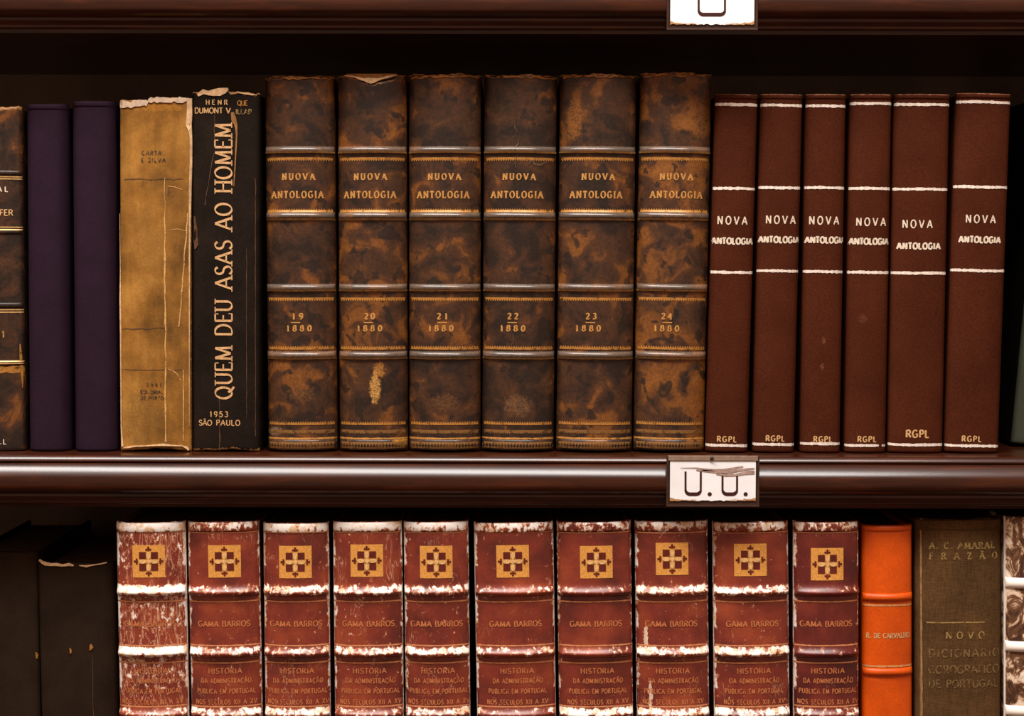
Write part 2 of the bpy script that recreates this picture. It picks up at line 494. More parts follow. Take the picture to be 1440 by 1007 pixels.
class Book:
    """one book: an Empty at the foot of its spine, parts below it"""

    def __init__(self, label, px, row, Y, bulge, group=None, power=2.2, corner=0.002, depth=0.15, base_y=None, lift=0.0):
        (tl, tr, ty), (bl, br, by) = px
        self.z0 = SHELF_Z[row]
        self.Y, self.b, self.p, self.r = Y, bulge, power, corner
        yf = Y - bulge * 0.8
        self.yf = yf
        t = P((tl + tr) / 2, ty, yf)
        b = P((bl + br) / 2, by, yf)
        lean = math.atan2(t.x - b.x, t.z - b.z)
        w = 0.5 * ((P(tr, ty, Y).x - P(tl, ty, Y).x) + (P(br, by, Y).x - P(bl, by, Y).x)) * math.cos(lean)
        self.w = w
        zc = self.z0 + abs(math.sin(lean)) * w / 2 + 0.0002
        f = (zc - b.z) / (t.z - b.z)
        xc = b.x + (t.x - b.x) * f
        self.h = (t.z - zc) / math.cos(lean)
        self.depth = depth
        self.root = thing('book', label, 'book', (xc, Y, zc), group)
        self.root.rotation_euler = (0, lean, 0)
        self.lean, self.xc, self.zc = lean, xc, zc
        self.bands = []
        self.top = lambda x: self.h
        self.bot = lambda x: 0.0
        self.k = MPP * (yf + DIST) / DIST

    def L(self, px, py):
        q = P(px, py, self.yf)
        dx, dz = q.x - self.xc, q.z - self.zc
        c, s = math.cos(self.lean), math.sin(self.lean)
        return dx * c - dz * s, dx * s + dz * c

    def zpx(self, py, px=None):
        """local height of a photograph row along the middle of the spine"""
        if px is None:
            px = W / 2 + (self.xc + math.tan(self.lean) * (P(720, py, self.yf).z - self.zc)) / self.k
        return self.L(px, py)[1]

    def surf(self, x, z=None):
        t = min(1.0, abs(2 * x / self.w))
        y = -self.b * (1 - t ** self.p)
        e = self.r / (self.w / 2)
        if t > 1 - e:
            u = (t - (1 - e)) / e
            y += self.r * (1 - math.sqrt(max(0, 1 - u * u)))
        if z is not None:
            for (z0, z1, h, lift) in self.bands:
                if z0 < z < z1:
                    y -= h * lift(z)
        return y

    def xs(self, n, a=-1.0, b=1.0):
        return [self.w / 2 * math.sin(math.pi / 2 * (a + (b - a) * i / n)) for i in range(n + 1)]

    def spine(self, mat, wear=None, nx=44, nz=150, cap=0.0016):
        mb = MB()
        xs = self.xs(nx)
        th = 0.0022
        fr, bk = [], []
        ss = [0, .002, .005, .01] + [0.02 + .96 * i / nz for i in range(nz + 1)] + [.99, .995, .998, 1]
        for s in ss:
            rf, rb = [], []
            for x in xs:
                z0, z1 = self.bot(x), self.top(x)
                z = z0 + s * (z1 - z0)
                d = min(z - z0, z1 - z)
                y = self.surf(x)
                if d < cap:
                    u = 1 - d / cap
                    y += cap * 0.8 * (1 - math.sqrt(max(0, 1 - u * u)))
                rf.append(mb.vert((x, y, z), wear(x, z) if wear else 0.0))
                rb.append(mb.vert((x * 0.96, max(y, self.surf(x) + cap * .8) + th, z), 0.0))
            fr.append(rf)
            bk.append(rb)
        n = len(xs)
        for j in range(len(ss) - 1):
            for i in range(n - 1):
                mb.face(fr[j][i], fr[j][i + 1], fr[j + 1][i + 1], fr[j + 1][i])
                mb.face(bk[j][i], bk[j + 1][i], bk[j + 1][i + 1], bk[j][i + 1])
            mb.face(fr[j][0], fr[j + 1][0], bk[j + 1][0], bk[j][0])
            mb.face(fr[j][-1], bk[j][-1], bk[j + 1][-1], fr[j + 1][-1])
        for j in (0, len(ss) - 1):
            for i in range(n - 1):
                mb.face(fr[j][i], bk[j][i], bk[j][i + 1], fr[j][i + 1])
        return mb.build('spine', mat, self.root, smooth=True)

    def block(self, cover_mat, board=0.0026, drop=0.003, gap=0.0):
        """boards and page block behind the spine"""
        w, h = self.w, self.h
        y0 = self.r + 0.0005
        for s, nm in ((-1, 'front_cover'), (1, 'back_cover')):
            mb = MB()
            xa, xb = sorted((s * w / 2 * 0.995, s * (w / 2 - board)))
            mb.box(xa, xb, y0, self.depth, 0.0, h - 0.0012)
            mb.build(nm, cover_mat, self.root, bevel=0.0007)
        mb = MB()
        mb.box(-w / 2 + board + 0.0002, w / 2 - board - 0.0002, 0.0052, self.depth - 0.004, 0.003, h - drop - 0.0012)
        mb.build('page_block', M['pages'], self.root)

    def band(self, za, zb, hgt, mat, wear=None, name='raised_band', nx=44, nz=9, inset=0.985, fillet=False):
        """a raised cord across the spine, sunk a little into it"""
        mb = MB()
        rows = []
        zc, hf = (za + zb) / 2, (zb - za) / 2
        ztop = zc + 5 * hf if fillet else zb
        nz = nz * 3 if fillet else nz

        def lift(z):
            v = (z - zc) / hf
            if fillet and v > 0:
                return 0.74 * (1 - min(v, 1.7) / 1.7) ** 2.0 + 0.26 * (1 - min(v, 5) / 5) ** 2.0
            return max(0.0, math.sin(math.pi * (v + 1) / 2)) ** 0.7 if -1 < v < 1 else 0.0
        for j in range(nz + 1):
            u = j / nz
            z = za + (ztop - za) * u
            r = []
            for x in self.xs(nx):
                x *= inset
                y = self.surf(x) - hgt * lift(z) + (0.0006 if j == 0 else 0.00025 if j == nz else 0)
                r.append(mb.vert((x, y, z), wear(x, z) if wear else 0.0))
            rows.append(r)
        for j in range(nz):
            for i in range(nx):
                mb.face(rows[j][i], rows[j][i + 1], rows[j + 1][i + 1], rows[j + 1][i])
        # back wall so that the cord is a solid
        for i in range(nx):
            mb.face(rows[0][i], rows[nz][i], rows[nz][i + 1], rows[0][i + 1])
        self.bands.append((za, ztop, hgt, lift))
        o = mb.build(name, mat, self.root, smooth=True)
        return o

    def put(self, mb, q, eps=0.00022):
        """2-D quads (local x, z) laid onto the spine"""
        for f in q:
            mb.face(*[mb.vert((max(-self.w / 2, min(self.w / 2, x)), self.surf(x, z) - eps, z)) for x, z in f])

    def hline(self, mb, z, th, a=-0.96, b=0.96, wob=0.0, seed=0, slope=0.0, eps=0.00022, n=36):
        r = random.Random(seed)
        ph, ph2 = r.uniform(0, 6), r.uniform(0, 6)
        xs = [x for x in self.xs(n, a, b)]
        def zz(x):
            return z + slope * x + wob * (math.sin(x * 230 + ph) + .6 * math.sin(x * 610 + ph2))
        ths = [th * (1 + (r.uniform(-.25, .25) if wob else 0)) for _ in xs]
        ths[0] *= .6
        ths[-1] *= .4
        q = []
        for i in range(n):
            xa, xb = xs[i], xs[i + 1]
            q.append(((xa, zz(xa) - ths[i] / 2), (xb, zz(xb) - ths[i + 1] / 2), (xb, zz(xb) + ths[i + 1] / 2), (xa, zz(xa) + ths[i] / 2)))
        self.put(mb, q, eps)

    def rule(self, z, th, mat, name='gilt_rule', a=-0.96, b=0.96, wob=0.0, seed=0):
        mb = MB()
        self.hline(mb, z, th, a, b, wob, seed)
        return mb.build(name, mat, self.root)

    def teeth(self, mb, z, hgt, pitch, a=-0.94, b=0.94, up=False, bar=0.4):
        """a tooled border: a bar with a row of points"""
        x0, x1 = self.w / 2 * a, self.w / 2 * b
        n = max(3, int((x1 - x0) / pitch))
        q = []
        s = 1 if up else -1
        for i in range(n):
            xa = x0 + (x1 - x0) * i / n
            xb = x0 + (x1 - x0) * (i + 1) / n
            xm = (xa + xb) / 2
            zb, zm = z, z + s * hgt * bar
            q.append(((xa, zb), (xb, zb), (xb, zm), (xa, zm)))
            zt = z + s * hgt
            q.append(((xa + (xb - xa) * .12, zm), (xb - (xb - xa) * .12, zm), (xm + pitch * .16, zt), (xm - pitch * .16, zt)))
        self.put(mb, q)

    def text(self, mb, s, cx, cz, hgt, width, serif=False, thick=.2, thin=.11, cond=1.0, rot=0, slope=0.0, eps=0.00026):
        gs = [glyph(c, serif, thick, thin) for c in s]
        nat = sum(g[0] for g in gs) * hgt * cond
        sp = (width - nat) / max(1, len(s) - 1)
        x = -width / 2
        q = []
        for adv, quads in gs:
            for f in quads:
                g = []
                for (u, v) in f:
                    a = x + u * hgt * cond
                    bb = (v - .5) * hgt + slope * a
                    if rot:
                        g.append((cx - bb, cz + a))
                    else:
                        g.append((cx + a, cz + bb))
                q.append(g)
            x += adv * hgt * cond + sp
        self.put(mb, q, eps)

    def textpx(self, name, s, px, py, hpx, wpx, mat, **kw):
        mb = MB()
        x, z = self.L(px, py)
        self.text(mb, s, x, z, hpx * self.k, wpx * self.k, **kw)
        return mb.build(name, mat, self.root)

    def patchpx(self, name, pts, mat, th=0.0004, eps=0.0003, parent=None, nsub=1):
        """a thin chip or strip of paper: polyline of (px, py, width px)"""
        mb = MB()
        q = []
        P2 = [(self.L(a, b), w * self.k) for a, b, w in pts]
        pp = [p[0] for p in P2]
        ws = [p[1] for p in P2]
        n = len(pp)
        Ls, Rs = [], []
        for i in range(n):
            a, b = pp[max(0, i - 1)], pp[min(n - 1, i + 1)]
            dx, dz = b[0] - a[0], b[1] - a[1]
            l = math.hypot(dx, dz) or 1
            nx, nz = -dz / l, dx / l
            Ls.append((pp[i][0] + nx * ws[i] / 2, pp[i][1] + nz * ws[i] / 2))
            Rs.append((pp[i][0] - nx * ws[i] / 2, pp[i][1] - nz * ws[i] / 2))
        idx = []
        for l, r in zip(Ls, Rs):
            row = []
            for (x, z) in (l, r):
                y = self.surf(max(-self.w / 2, min(self.w / 2, x)), z)
                row.append((mb.vert((x, y - eps - th, z)), mb.vert((x, y + 0.0006, z))))
            idx.append(row)
        for a, b in zip(idx, idx[1:]):
            (al, alb), (ar, arb) = a
            (bl, blb), (br, brb) = b
            mb.face(al, ar, br, bl)
            mb.face(al, bl, blb, alb)
            mb.face(ar, arb, brb, br)
            mb.face(alb, blb, brb, arb)
        (al, alb), (ar, arb) = idx[0]
        mb.face(al, alb, arb, ar)
        (al, alb), (ar, arb) = idx[-1]
        mb.face(al, ar, arb, alb)
        return mb.build(name, mat, parent or self.root)


def ragged(h, amp, seed, freq=260):
    r = random.Random(seed)
    ph = [r.uniform(0, 6.3) for _ in range(4)]

    def f(x):
        return h + amp * (.5 * math.sin(x * freq + ph[0]) + .3 * math.sin(x * freq * 2.3 + ph[1]) + .25 * math.sin(x * freq * 5.1 + ph[2]) + .15 * math.sin(x * freq * 11 + ph[3]))
    return f


# ------------------------------------------------------------------ bookcase
EDGE_Y = -0.0265                                     # front of the shelf's top bead
Z_MID = P(720, 642.2, EDGE_Y).z                     # top face of the middle shelf
THICK = Z_MID - P(720, 709.0, -0.022).z
Z_TOP = P(720, 41.5, -0.022).z + THICK              # top face of the upper shelf
PITCH_Z = Z_TOP - Z_MID
SHELF_Z = {'up': Z_MID, 'low': Z_MID - PITCH_Z}
X_L, X_R = P(-220, 503, 0).x, P(1588, 503, 0).x
BACK_Y = 0.235


def profile():
    """front moulding of a shelf, (y, z) from the top face downwards"""
    E = EDGE_Y
    p = [(BACK_Y, 0.0), (E + 0.0045, 0.0), (E + 0.0031, -0.0001), (E + 0.0024, -0.0004), (E + 0.0018, -0.0009),
         (E + 0.0012, -0.0016), (E + 0.0007, -0.0023), (E + 0.0003, -0.0030), (E + 0.0002, -0.0035), (E + 0.0006, -0.0040),
         (E + 0.0013, -0.0042)]
    s = THICK / 0.0305
    p += [(E + 0.0010, -0.0046 * s)]
    y, z = EDGE_Y + 0.0010, -0.0046 * s
    for a, l in ((62, .8), (54, .9), (46, 1.0), (41, 1.3), (38, 1.5), (35, 1.6), (32, 1.3), (29, .9), (26, .9), (16, .8), (8, 1.2),
                 (3, 1.2), (-2, 1.1), (-7, 1.5), (-13, 1.4), (-21, 1.2), (-33, 1.0), (-50, .8)):
        y -= l * .001 * math.sin(rad(a))
        z -= l * .001 * math.cos(rad(a)) * s
        p.append((y, z))
    p += [(E - 0.0002, -0.0238 * s), (E - 0.0006, -0.0246 * s), (E - 0.0006, -0.0256 * s),
          (E - 0.0001, -0.0268 * s)]
    p += [(E + 0.0014, -0.0282 * s), (E + 0.0017, -0.0290 * s), (E + 0.0016, -0.0297 * s), (E + 0.0022, -0.0305 * s)]
    p += [(E + 0.0060, -0.0308 * s), (E + 0.0065, -0.0330 * s), (BACK_Y, -0.0330 * s)]
    return p


FLOOR_Z = SHELF_Z['low'] - 0.95
bookcase = thing('bookcase', 'dark varnished wooden bookcase with rounded shelf mouldings holding all the books', 'bookcase',
                 (0.5 * (X_L + X_R), BACK_Y, FLOOR_Z))
bx, by0, bz = bookcase.location
prof = profile()
for z in (Z_TOP, Z_MID, SHELF_Z['low']):
    mb = MB()
    cols = []
    nxs = 24
    for i in range(nxs + 1):
        x = X_L + (X_R - X_L) * i / nxs
        sag = -0.0006 * (1 - (2 * i / nxs - 1) ** 2)
        cols.append([mb.vert((x - bx, y - by0, zz + z - bz)) for y, zz in prof])
    n = len(prof)
    for a, b in zip(cols, cols[1:]):
        for k in range(n):
            mb.face(a[k], a[(k + 1) % n], b[(k + 1) % n], b[k])
    mb.face(*cols[0])
    mb.face(*reversed(cols[-1]))
    o = mb.build('shelf', M['wood'], bookcase, smooth=True)
    es = o.modifiers.new('edges', 'EDGE_SPLIT')
    es.split_angle = rad(50)
mb = MB()
mb.box(X_L - 0.02 - bx, X_R + 0.02 - bx, 0.0, 0.015, 0.0, Z_TOP + 0.36 - bz)
mb.build('back_panel', M['back'], bookcase)
for xa in (X_L - 0.022, X_R):
    mb = MB()
    mb.box(xa - bx, xa + 0.022 - bx, -0.022 - by0, 0.0, 0.0, Z_TOP + 0.36 - bz)
    mb.build('side_panel', M['wood'], bookcase, bevel=0.003)
mb = MB()
mb.box(X_L - bx, X_R - bx, -0.01 - by0, 0.0, 0.0, 0.10)
mb.build('plinth', M['wood'], bookcase, bevel=0.003)

mb = MB()
mb.box(-2.0, 2.0, -2.6, BACK_Y + 0.015, FLOOR_Z - 0.05, FLOOR_Z)
o = mb.build('floor', M['floor'])
o['kind'] = 'structure'
mb = MB()
mb.box(-2.0, 2.0, BACK_Y + 0.015, BACK_Y + 0.115, FLOOR_Z - 0.05, FLOOR_Z + 2.6)
o = mb.build('wall_back', M['wall'])
o['kind'] = 'structure'


# ------------------------------------------------------------------ upper row, left end
def edge_wear(bk, amt=0.6, width=0.0016, top=0.0, top_w=0.003, bottom=0.0, base=0.0, left=1.0, right=1.0):
    def f(x, z):
        l = left * math.exp(-((x + bk.w / 2) / width) ** 2) + right * math.exp(-((bk.w / 2 - x) / width) ** 2)
        v = base + amt * l
        d = bk.top(x) - z
        v = max(v, top * math.exp(-(d / top_w) ** 2) + base)
        v = max(v, bottom * math.exp(-((z - bk.bot(x)) / top_w) ** 2) + base)
        return v
    return f


# dark brown volume cut by the frame
b = Book('dark brown leather volume with gilt bands at the left end of the upper row', ((-52, 27, 150), (-46, 34, 637)), 'up', 0.002, 0.0045)
m = mat_mottled('dark russet leather', 101, 0.34)
b.top = ragged(b.h, 0.0008, 5)
b.spine(m, edge_wear(b, 0.2, 0.001, 0.75, 0.0035))
for ya, yb in ((239, 247), (322, 330), (425, 434), (507, 515)):
    b.band(b.zpx(yb), b.zpx(ya), 0.0010, m)
for y in (248.5, 251.5, 319.5, 323, 435.5, 439, 508, 511):
    b.rule(b.zpx(y), 1.6 * b.k, M['gold_line'])
b.rule(b.zpx(520), 9 * b.k, M['gold'], 'gilt_band', wob=0.0002)
# only the line ends show in the photograph
b.textpx('title_lettering', 'AL', 4, 266, 7, 14, M['cream_text'], thick=.22, thin=.16)
b.textpx('subtitle_lettering', 'AFER', 5, 299, 8, 25, M['warm_text'], thick=.2, thin=.14)
b.textpx('number_lettering', '1', 5, 470, 9, 3, M['gold_text'], thick=.22, thin=.14)
b.textpx('imprint_lettering', '.L', 5, 621, 7, 8, M['cream_text'], thick=.2, thin=.14)
b.patchpx('worn_edge', [(27, 484, 1), (28, 500, 3), (29, 520, 4), (30, 536, 2), (30, 546, .6)], M['gold'])
b.block(m)

# two purple books
for k, (px, lab) in enumerate([
        (((34, 91, 146), (38, 95.5, 638)), 'plain dark purple cloth book beside the dark brown leather volume'),
        (((99, 158, 142), (102, 163.5, 638)), 'plain dark purple cloth book beside the tan paper-covered book')]):
    b = Book(lab, px, 'up', 0.001, 0.0045, 'plain purple cloth books on the upper shelf', 2.6, 0.0050)
    b.top = ragged(b.h, 0.0003, 20 + k, 160)
    mp = mat_plain('dark purple cloth', (0.0205, 0.0092, 0.0178), 0.8, 0.16, 50, 1300, 0.35, 0.06, 60 + k)
    b.spine(mp, nz=60)
    b.block(mp)
    b.band(b.h - 0.0040, b.h - 0.0002, 0.0006, mp, name='headcap', nz=6)

# tan paper-covered book
b = Book('tan paper-covered book with torn cream top edge and creased spine', ((166, 270, 140), (171, 266, 634)), 'up', -0.002, 0.0016, None, 6, 0.0012)
tan_m = mat_tan_paper([(*b.L(215, 330), 0.016, 0.03, (0.20, 0.088, 0.018), 120, 0.5),
                       (*b.L(200, 590), 0.018, 0.02, (0.12, 0.065, 0.018), 120, 0.6),
                       (*b.L(222, 151), 0.020, 0.0028, (0.46, 0.19, 0.025), 260, 0.7)])
ft = ragged(b.h, 0.0006, 31, 200)
step_x = b.L(209, 140)[0]
b.top = lambda x: ft(x) + (0.0012 if x > step_x else -0.0004)
fb = ragged(0.0015, 0.0008, 32, 120)
b.bot = lambda x: max(0.0, fb(x) * (1 - (2 * x / b.w) ** 2))
b.spine(tan_m, edge_wear(b, 0.45, 0.0008, 0.5, 0.003, 0.35))
b.block(tan_m)
r = random.Random(8)
b.patchpx('torn_top_edge', [(168, 147, 8)] + [(168 + i * 4.1, 145.5 + r.uniform(-1, 1) + (2 if i < 5 else 0), r.uniform(7, 10)) for i in range(1, 10)] + [(208, 146, 8)], M['cream_white'])
b.patchpx('torn_top_edge', [(209, 142, 4)] + [(209 + i * 4, 141 + r.uniform(-.8, .8), r.uniform(3, 9)) for i in range(1, 13)] + [(261, 140, 5), (269, 141, 6)], M['cream_white'])
b.patchpx('torn_side_edge', [(266, 140, 6), (266, 160, 7), (265, 176, 7), (267, 184, 4), (268, 196, 3), (268, 230, 3), (267, 262, 3), (266.5, 300, 2.4), (266.3, 350, 1.8), (266, 420, 1.2), (266, 520, .8), (266, 600, .4)], M['cream'])
b.patchpx('torn_side_edge', [(167.5, 300, .3), (168.5, 380, 1.4), (168.5, 420, 3), (169, 470, 2.5), (169.5, 540, 2.2), (170, 600, 2.2), (172, 628, 3)], M['cream'])
b.patchpx('torn_edge_highlight', [(173, 630, 1), (180, 629, 2.4), (190, 627.5, 1.6), (205, 627, 1.2), (220, 626, 2), (231, 625.5, 3.2), (242, 626.5, 1.6), (256, 627, 1.2), (263, 630, 3), (265, 633, 2)], M['cream'], 0.0003)  # torn paper, its pale line also painting the highlight on the curled edge
tan_crease = mat_gilt('rubbed crease', (0.64, 0.35, 0.10), 0.37, 31, 0.7, 500, 0.0)
tan_dark = mat_gilt('dark crease', (0.11, 0.050, 0.013), 0.45, 32, 0.7, 500, 0.0)
r = random.Random(9)
for nm, pts in (('crease', [(232 + r.uniform(-.8, .8) + (0 if y < 420 else 1), y, r.uniform(1.0, 2.6) if y > 300 else r.uniform(.3, 1.0)) for y in range(250, 634, 12)]),
                ('crease', [(264 - (y - 300) * .075 + r.uniform(-.7, .7), y, r.uniform(.8, 2.0)) for y in range(300, 470, 10)]),
                ('crease', [(258, y, r.uniform(.6, 1.6)) for y in range(520, 630, 10)]),
                ('crease', [(236, 519, .6), (243, 521, 1), (250, 527, 1.1), (254, 535, .8)]),
                ('crease', [(236, 262, .6), (246, 263, 1), (256, 267, .6)]),
                ('crease', [(238, 324, .5), (250, 322, .9), (262, 325, .5)])):
    b.patchpx(nm, pts, tan_crease, 0.0001, 0.00012)
for nm, pts in (('dark_crease', [(174 + i * 7, 252 + r.uniform(-.8, .8), r.uniform(.5, 1.8)) for i in range(13)]),
                ('dark_crease', [(171 + i * 7, 463 + r.uniform(-1, 1) - i * .15, r.uniform(.6, 2.0)) for i in range(10)]),
                ('dark_crease', [(172 + i * 7, 520 + r.uniform(-.5, .5), r.uniform(.5, 1.2)) for i in range(13)]),
                ('dark_crease', [(237, 264, 2), (238, 270, 3), (236, 276, 2)])):
    b.patchpx(nm, pts, tan_dark, 0.00005, 0.00012)
b.textpx('author_lettering', 'CARTAS', 216, 215, 5.5, 32, M['ink'], thick=.26, thin=.16)
b.textpx('title_lettering', 'E SILVA', 216, 225, 5.5, 34, M['ink'], thick=.26, thin=.16)
b.textpx('imprint_lettering', '1941', 217, 541, 5, 20, M['ink'], thick=.24, thin=.16)
b.textpx('imprint_lettering', 'EDITORIAL', 214, 551, 5, 32, M['ink'], thick=.26, thin=.18)
b.textpx('imprint_lettering', 'DE PORTO', 214, 559.5, 4.5, 32, M['ink'], thick=.26, thin=.18)

# black book with long upright title
b = Book('black cloth book with tall upright cream title and frayed top', ((272, 362, 129), (268, 367, 635)), 'up', -0.001, 0.0020, None, 5, 0.0022)
t = Nodes('black worn cloth')
o_ = roff(55)
v = t.coord(o_)
n = t.noise(v, 45, 4)
c = t.ramp(n, (0.3, (0.0070, 0.0046, 0.0032)), (0.7, (0.0170, 0.0105, 0.0070)))
g = t.noise(v, 1200, 3)
c = t.mix(0.4, c, t.mix(1.0, c, t.ramp(g, (0.3, 0.4), (0.7, 1.7)), 'MULTIPLY'))
k = t.ramp(t.math('ADD', t.attr('wear'), t.math('MULTIPLY', t.noise(v, 260, 5, .7), .9)), (0.95, 0.0), (1.2, 1.0))
c = t.mix(k, c, (0.33, 0.165, 0.06))
black_m = t.done(c, 0.55, t.bump(g, 0.3), 0.07)
b.top = ragged(b.h, 0.0010, 51, 180)
fb2 = ragged(0.0012, 0.0006, 52, 150)
b.bot = lambda x: max(0.0, fb2(x) * (1 - (2 * x / b.w) ** 2))
b.spine(black_m, edge_wear(b, 0.25, 0.0008, 0.62, 0.0030, 0.62))
b.block(black_m)
x, z = b.L(314.5, 368)
mb = MB()
b.text(mb, 'QUEM DEU ASAS AO HOMEM', x, z, 23.5 * b.k, 385 * b.k, serif=True, thick=.165, thin=.055, cond=.86, rot=1)
mb.build('title_lettering', M['black_title'], b.root)
b.textpx('author_lettering', 'HENR', 305, 144, 6.5, 30, M['warm_text'], thick=.22, thin=.13)
b.textpx('author_lettering', 'QUE', 341, 145, 6.5, 14, M['gold'], thick=.2, thin=.13)
b.textpx('author_lettering', 'DUMONT V', 299, 155.5, 7.5, 50, M['warm_text'], thick=.2, thin=.13)
b.textpx('author_lettering', 'ILLAR', 343, 157, 6.5, 22, M['faded'], thick=.2, thin=.13)
b.textpx('year_lettering', '1953', 308, 582.5, 7.5, 25, M['warm_text'], thick=.2, thin=.13)
b.textpx('imprint_lettering', 'SÃO', 289, 594.5, 7.5, 18, M['warm_text'], thick=.18, thin=.12)
b.textpx('imprint_lettering', 'PAULO', 321, 594.5, 7.5, 33, M['warm_text'], thick=.18, thin=.12)
crease_b = mat_plain('rubbed black crease', (0.085, 0.040, 0.018), 0.6, 0.5, 300)
tear_b = mat_plain('torn brown lining', (0.24, 0.105, 0.03), 0.7, 0.5, 300)
r = random.Random(12)
for pts in ([(302 + r.uniform(-.6, .6), y, r.uniform(.4, 1.2)) for y in range(162, 216, 9)],
            [(301 - (y - 216) * .18 + r.uniform(-.6, .6), y, r.uniform(.5, 1.3)) for y in range(216, 290, 9)],
            [(309 + r.uniform(-.5, .5), y, r.uniform(.5, 1.6)) for y in range(556, 634, 7)],
            [(347 + r.uniform(-.4, .4), y, r.uniform(.3, 1.0)) for y in range(350, 600, 12)],
            [(359 + r.uniform(-.5, .5), y, r.uniform(.4, 1.2)) for y in range(250, 620, 14)]):
    b.patchpx('crease', pts, crease_b, 0.0001, 0.00012)
b.patchpx('torn_strip', [(327, 158, 4), (329, 168, 7), (332, 176, 4), (333, 190, 2.2), (332, 210, 2), (330.5, 240, 1.6), (329, 262, 1)], tear_b, 0.0002)
b.patchpx('torn_strip', [(273, 304, 2), (275, 322, 5), (274, 334, 8), (276, 344, 6), (274, 350, 2)], crease_b, 0.0002)
b.patchpx('frayed_top', [(278, 134, 4), (286, 129, 7), (293, 131, 6), (300, 130.5, 9), (309, 129.5, 11), (316, 127.5, 8), (321, 125, 3)], M['cream'], 0.0003)
b.patchpx('frayed_top', [(334, 130, 1.5), (344, 131.5, 2), (355, 133, 2.2), (359, 133, 1)], M['cream'], 0.0003)

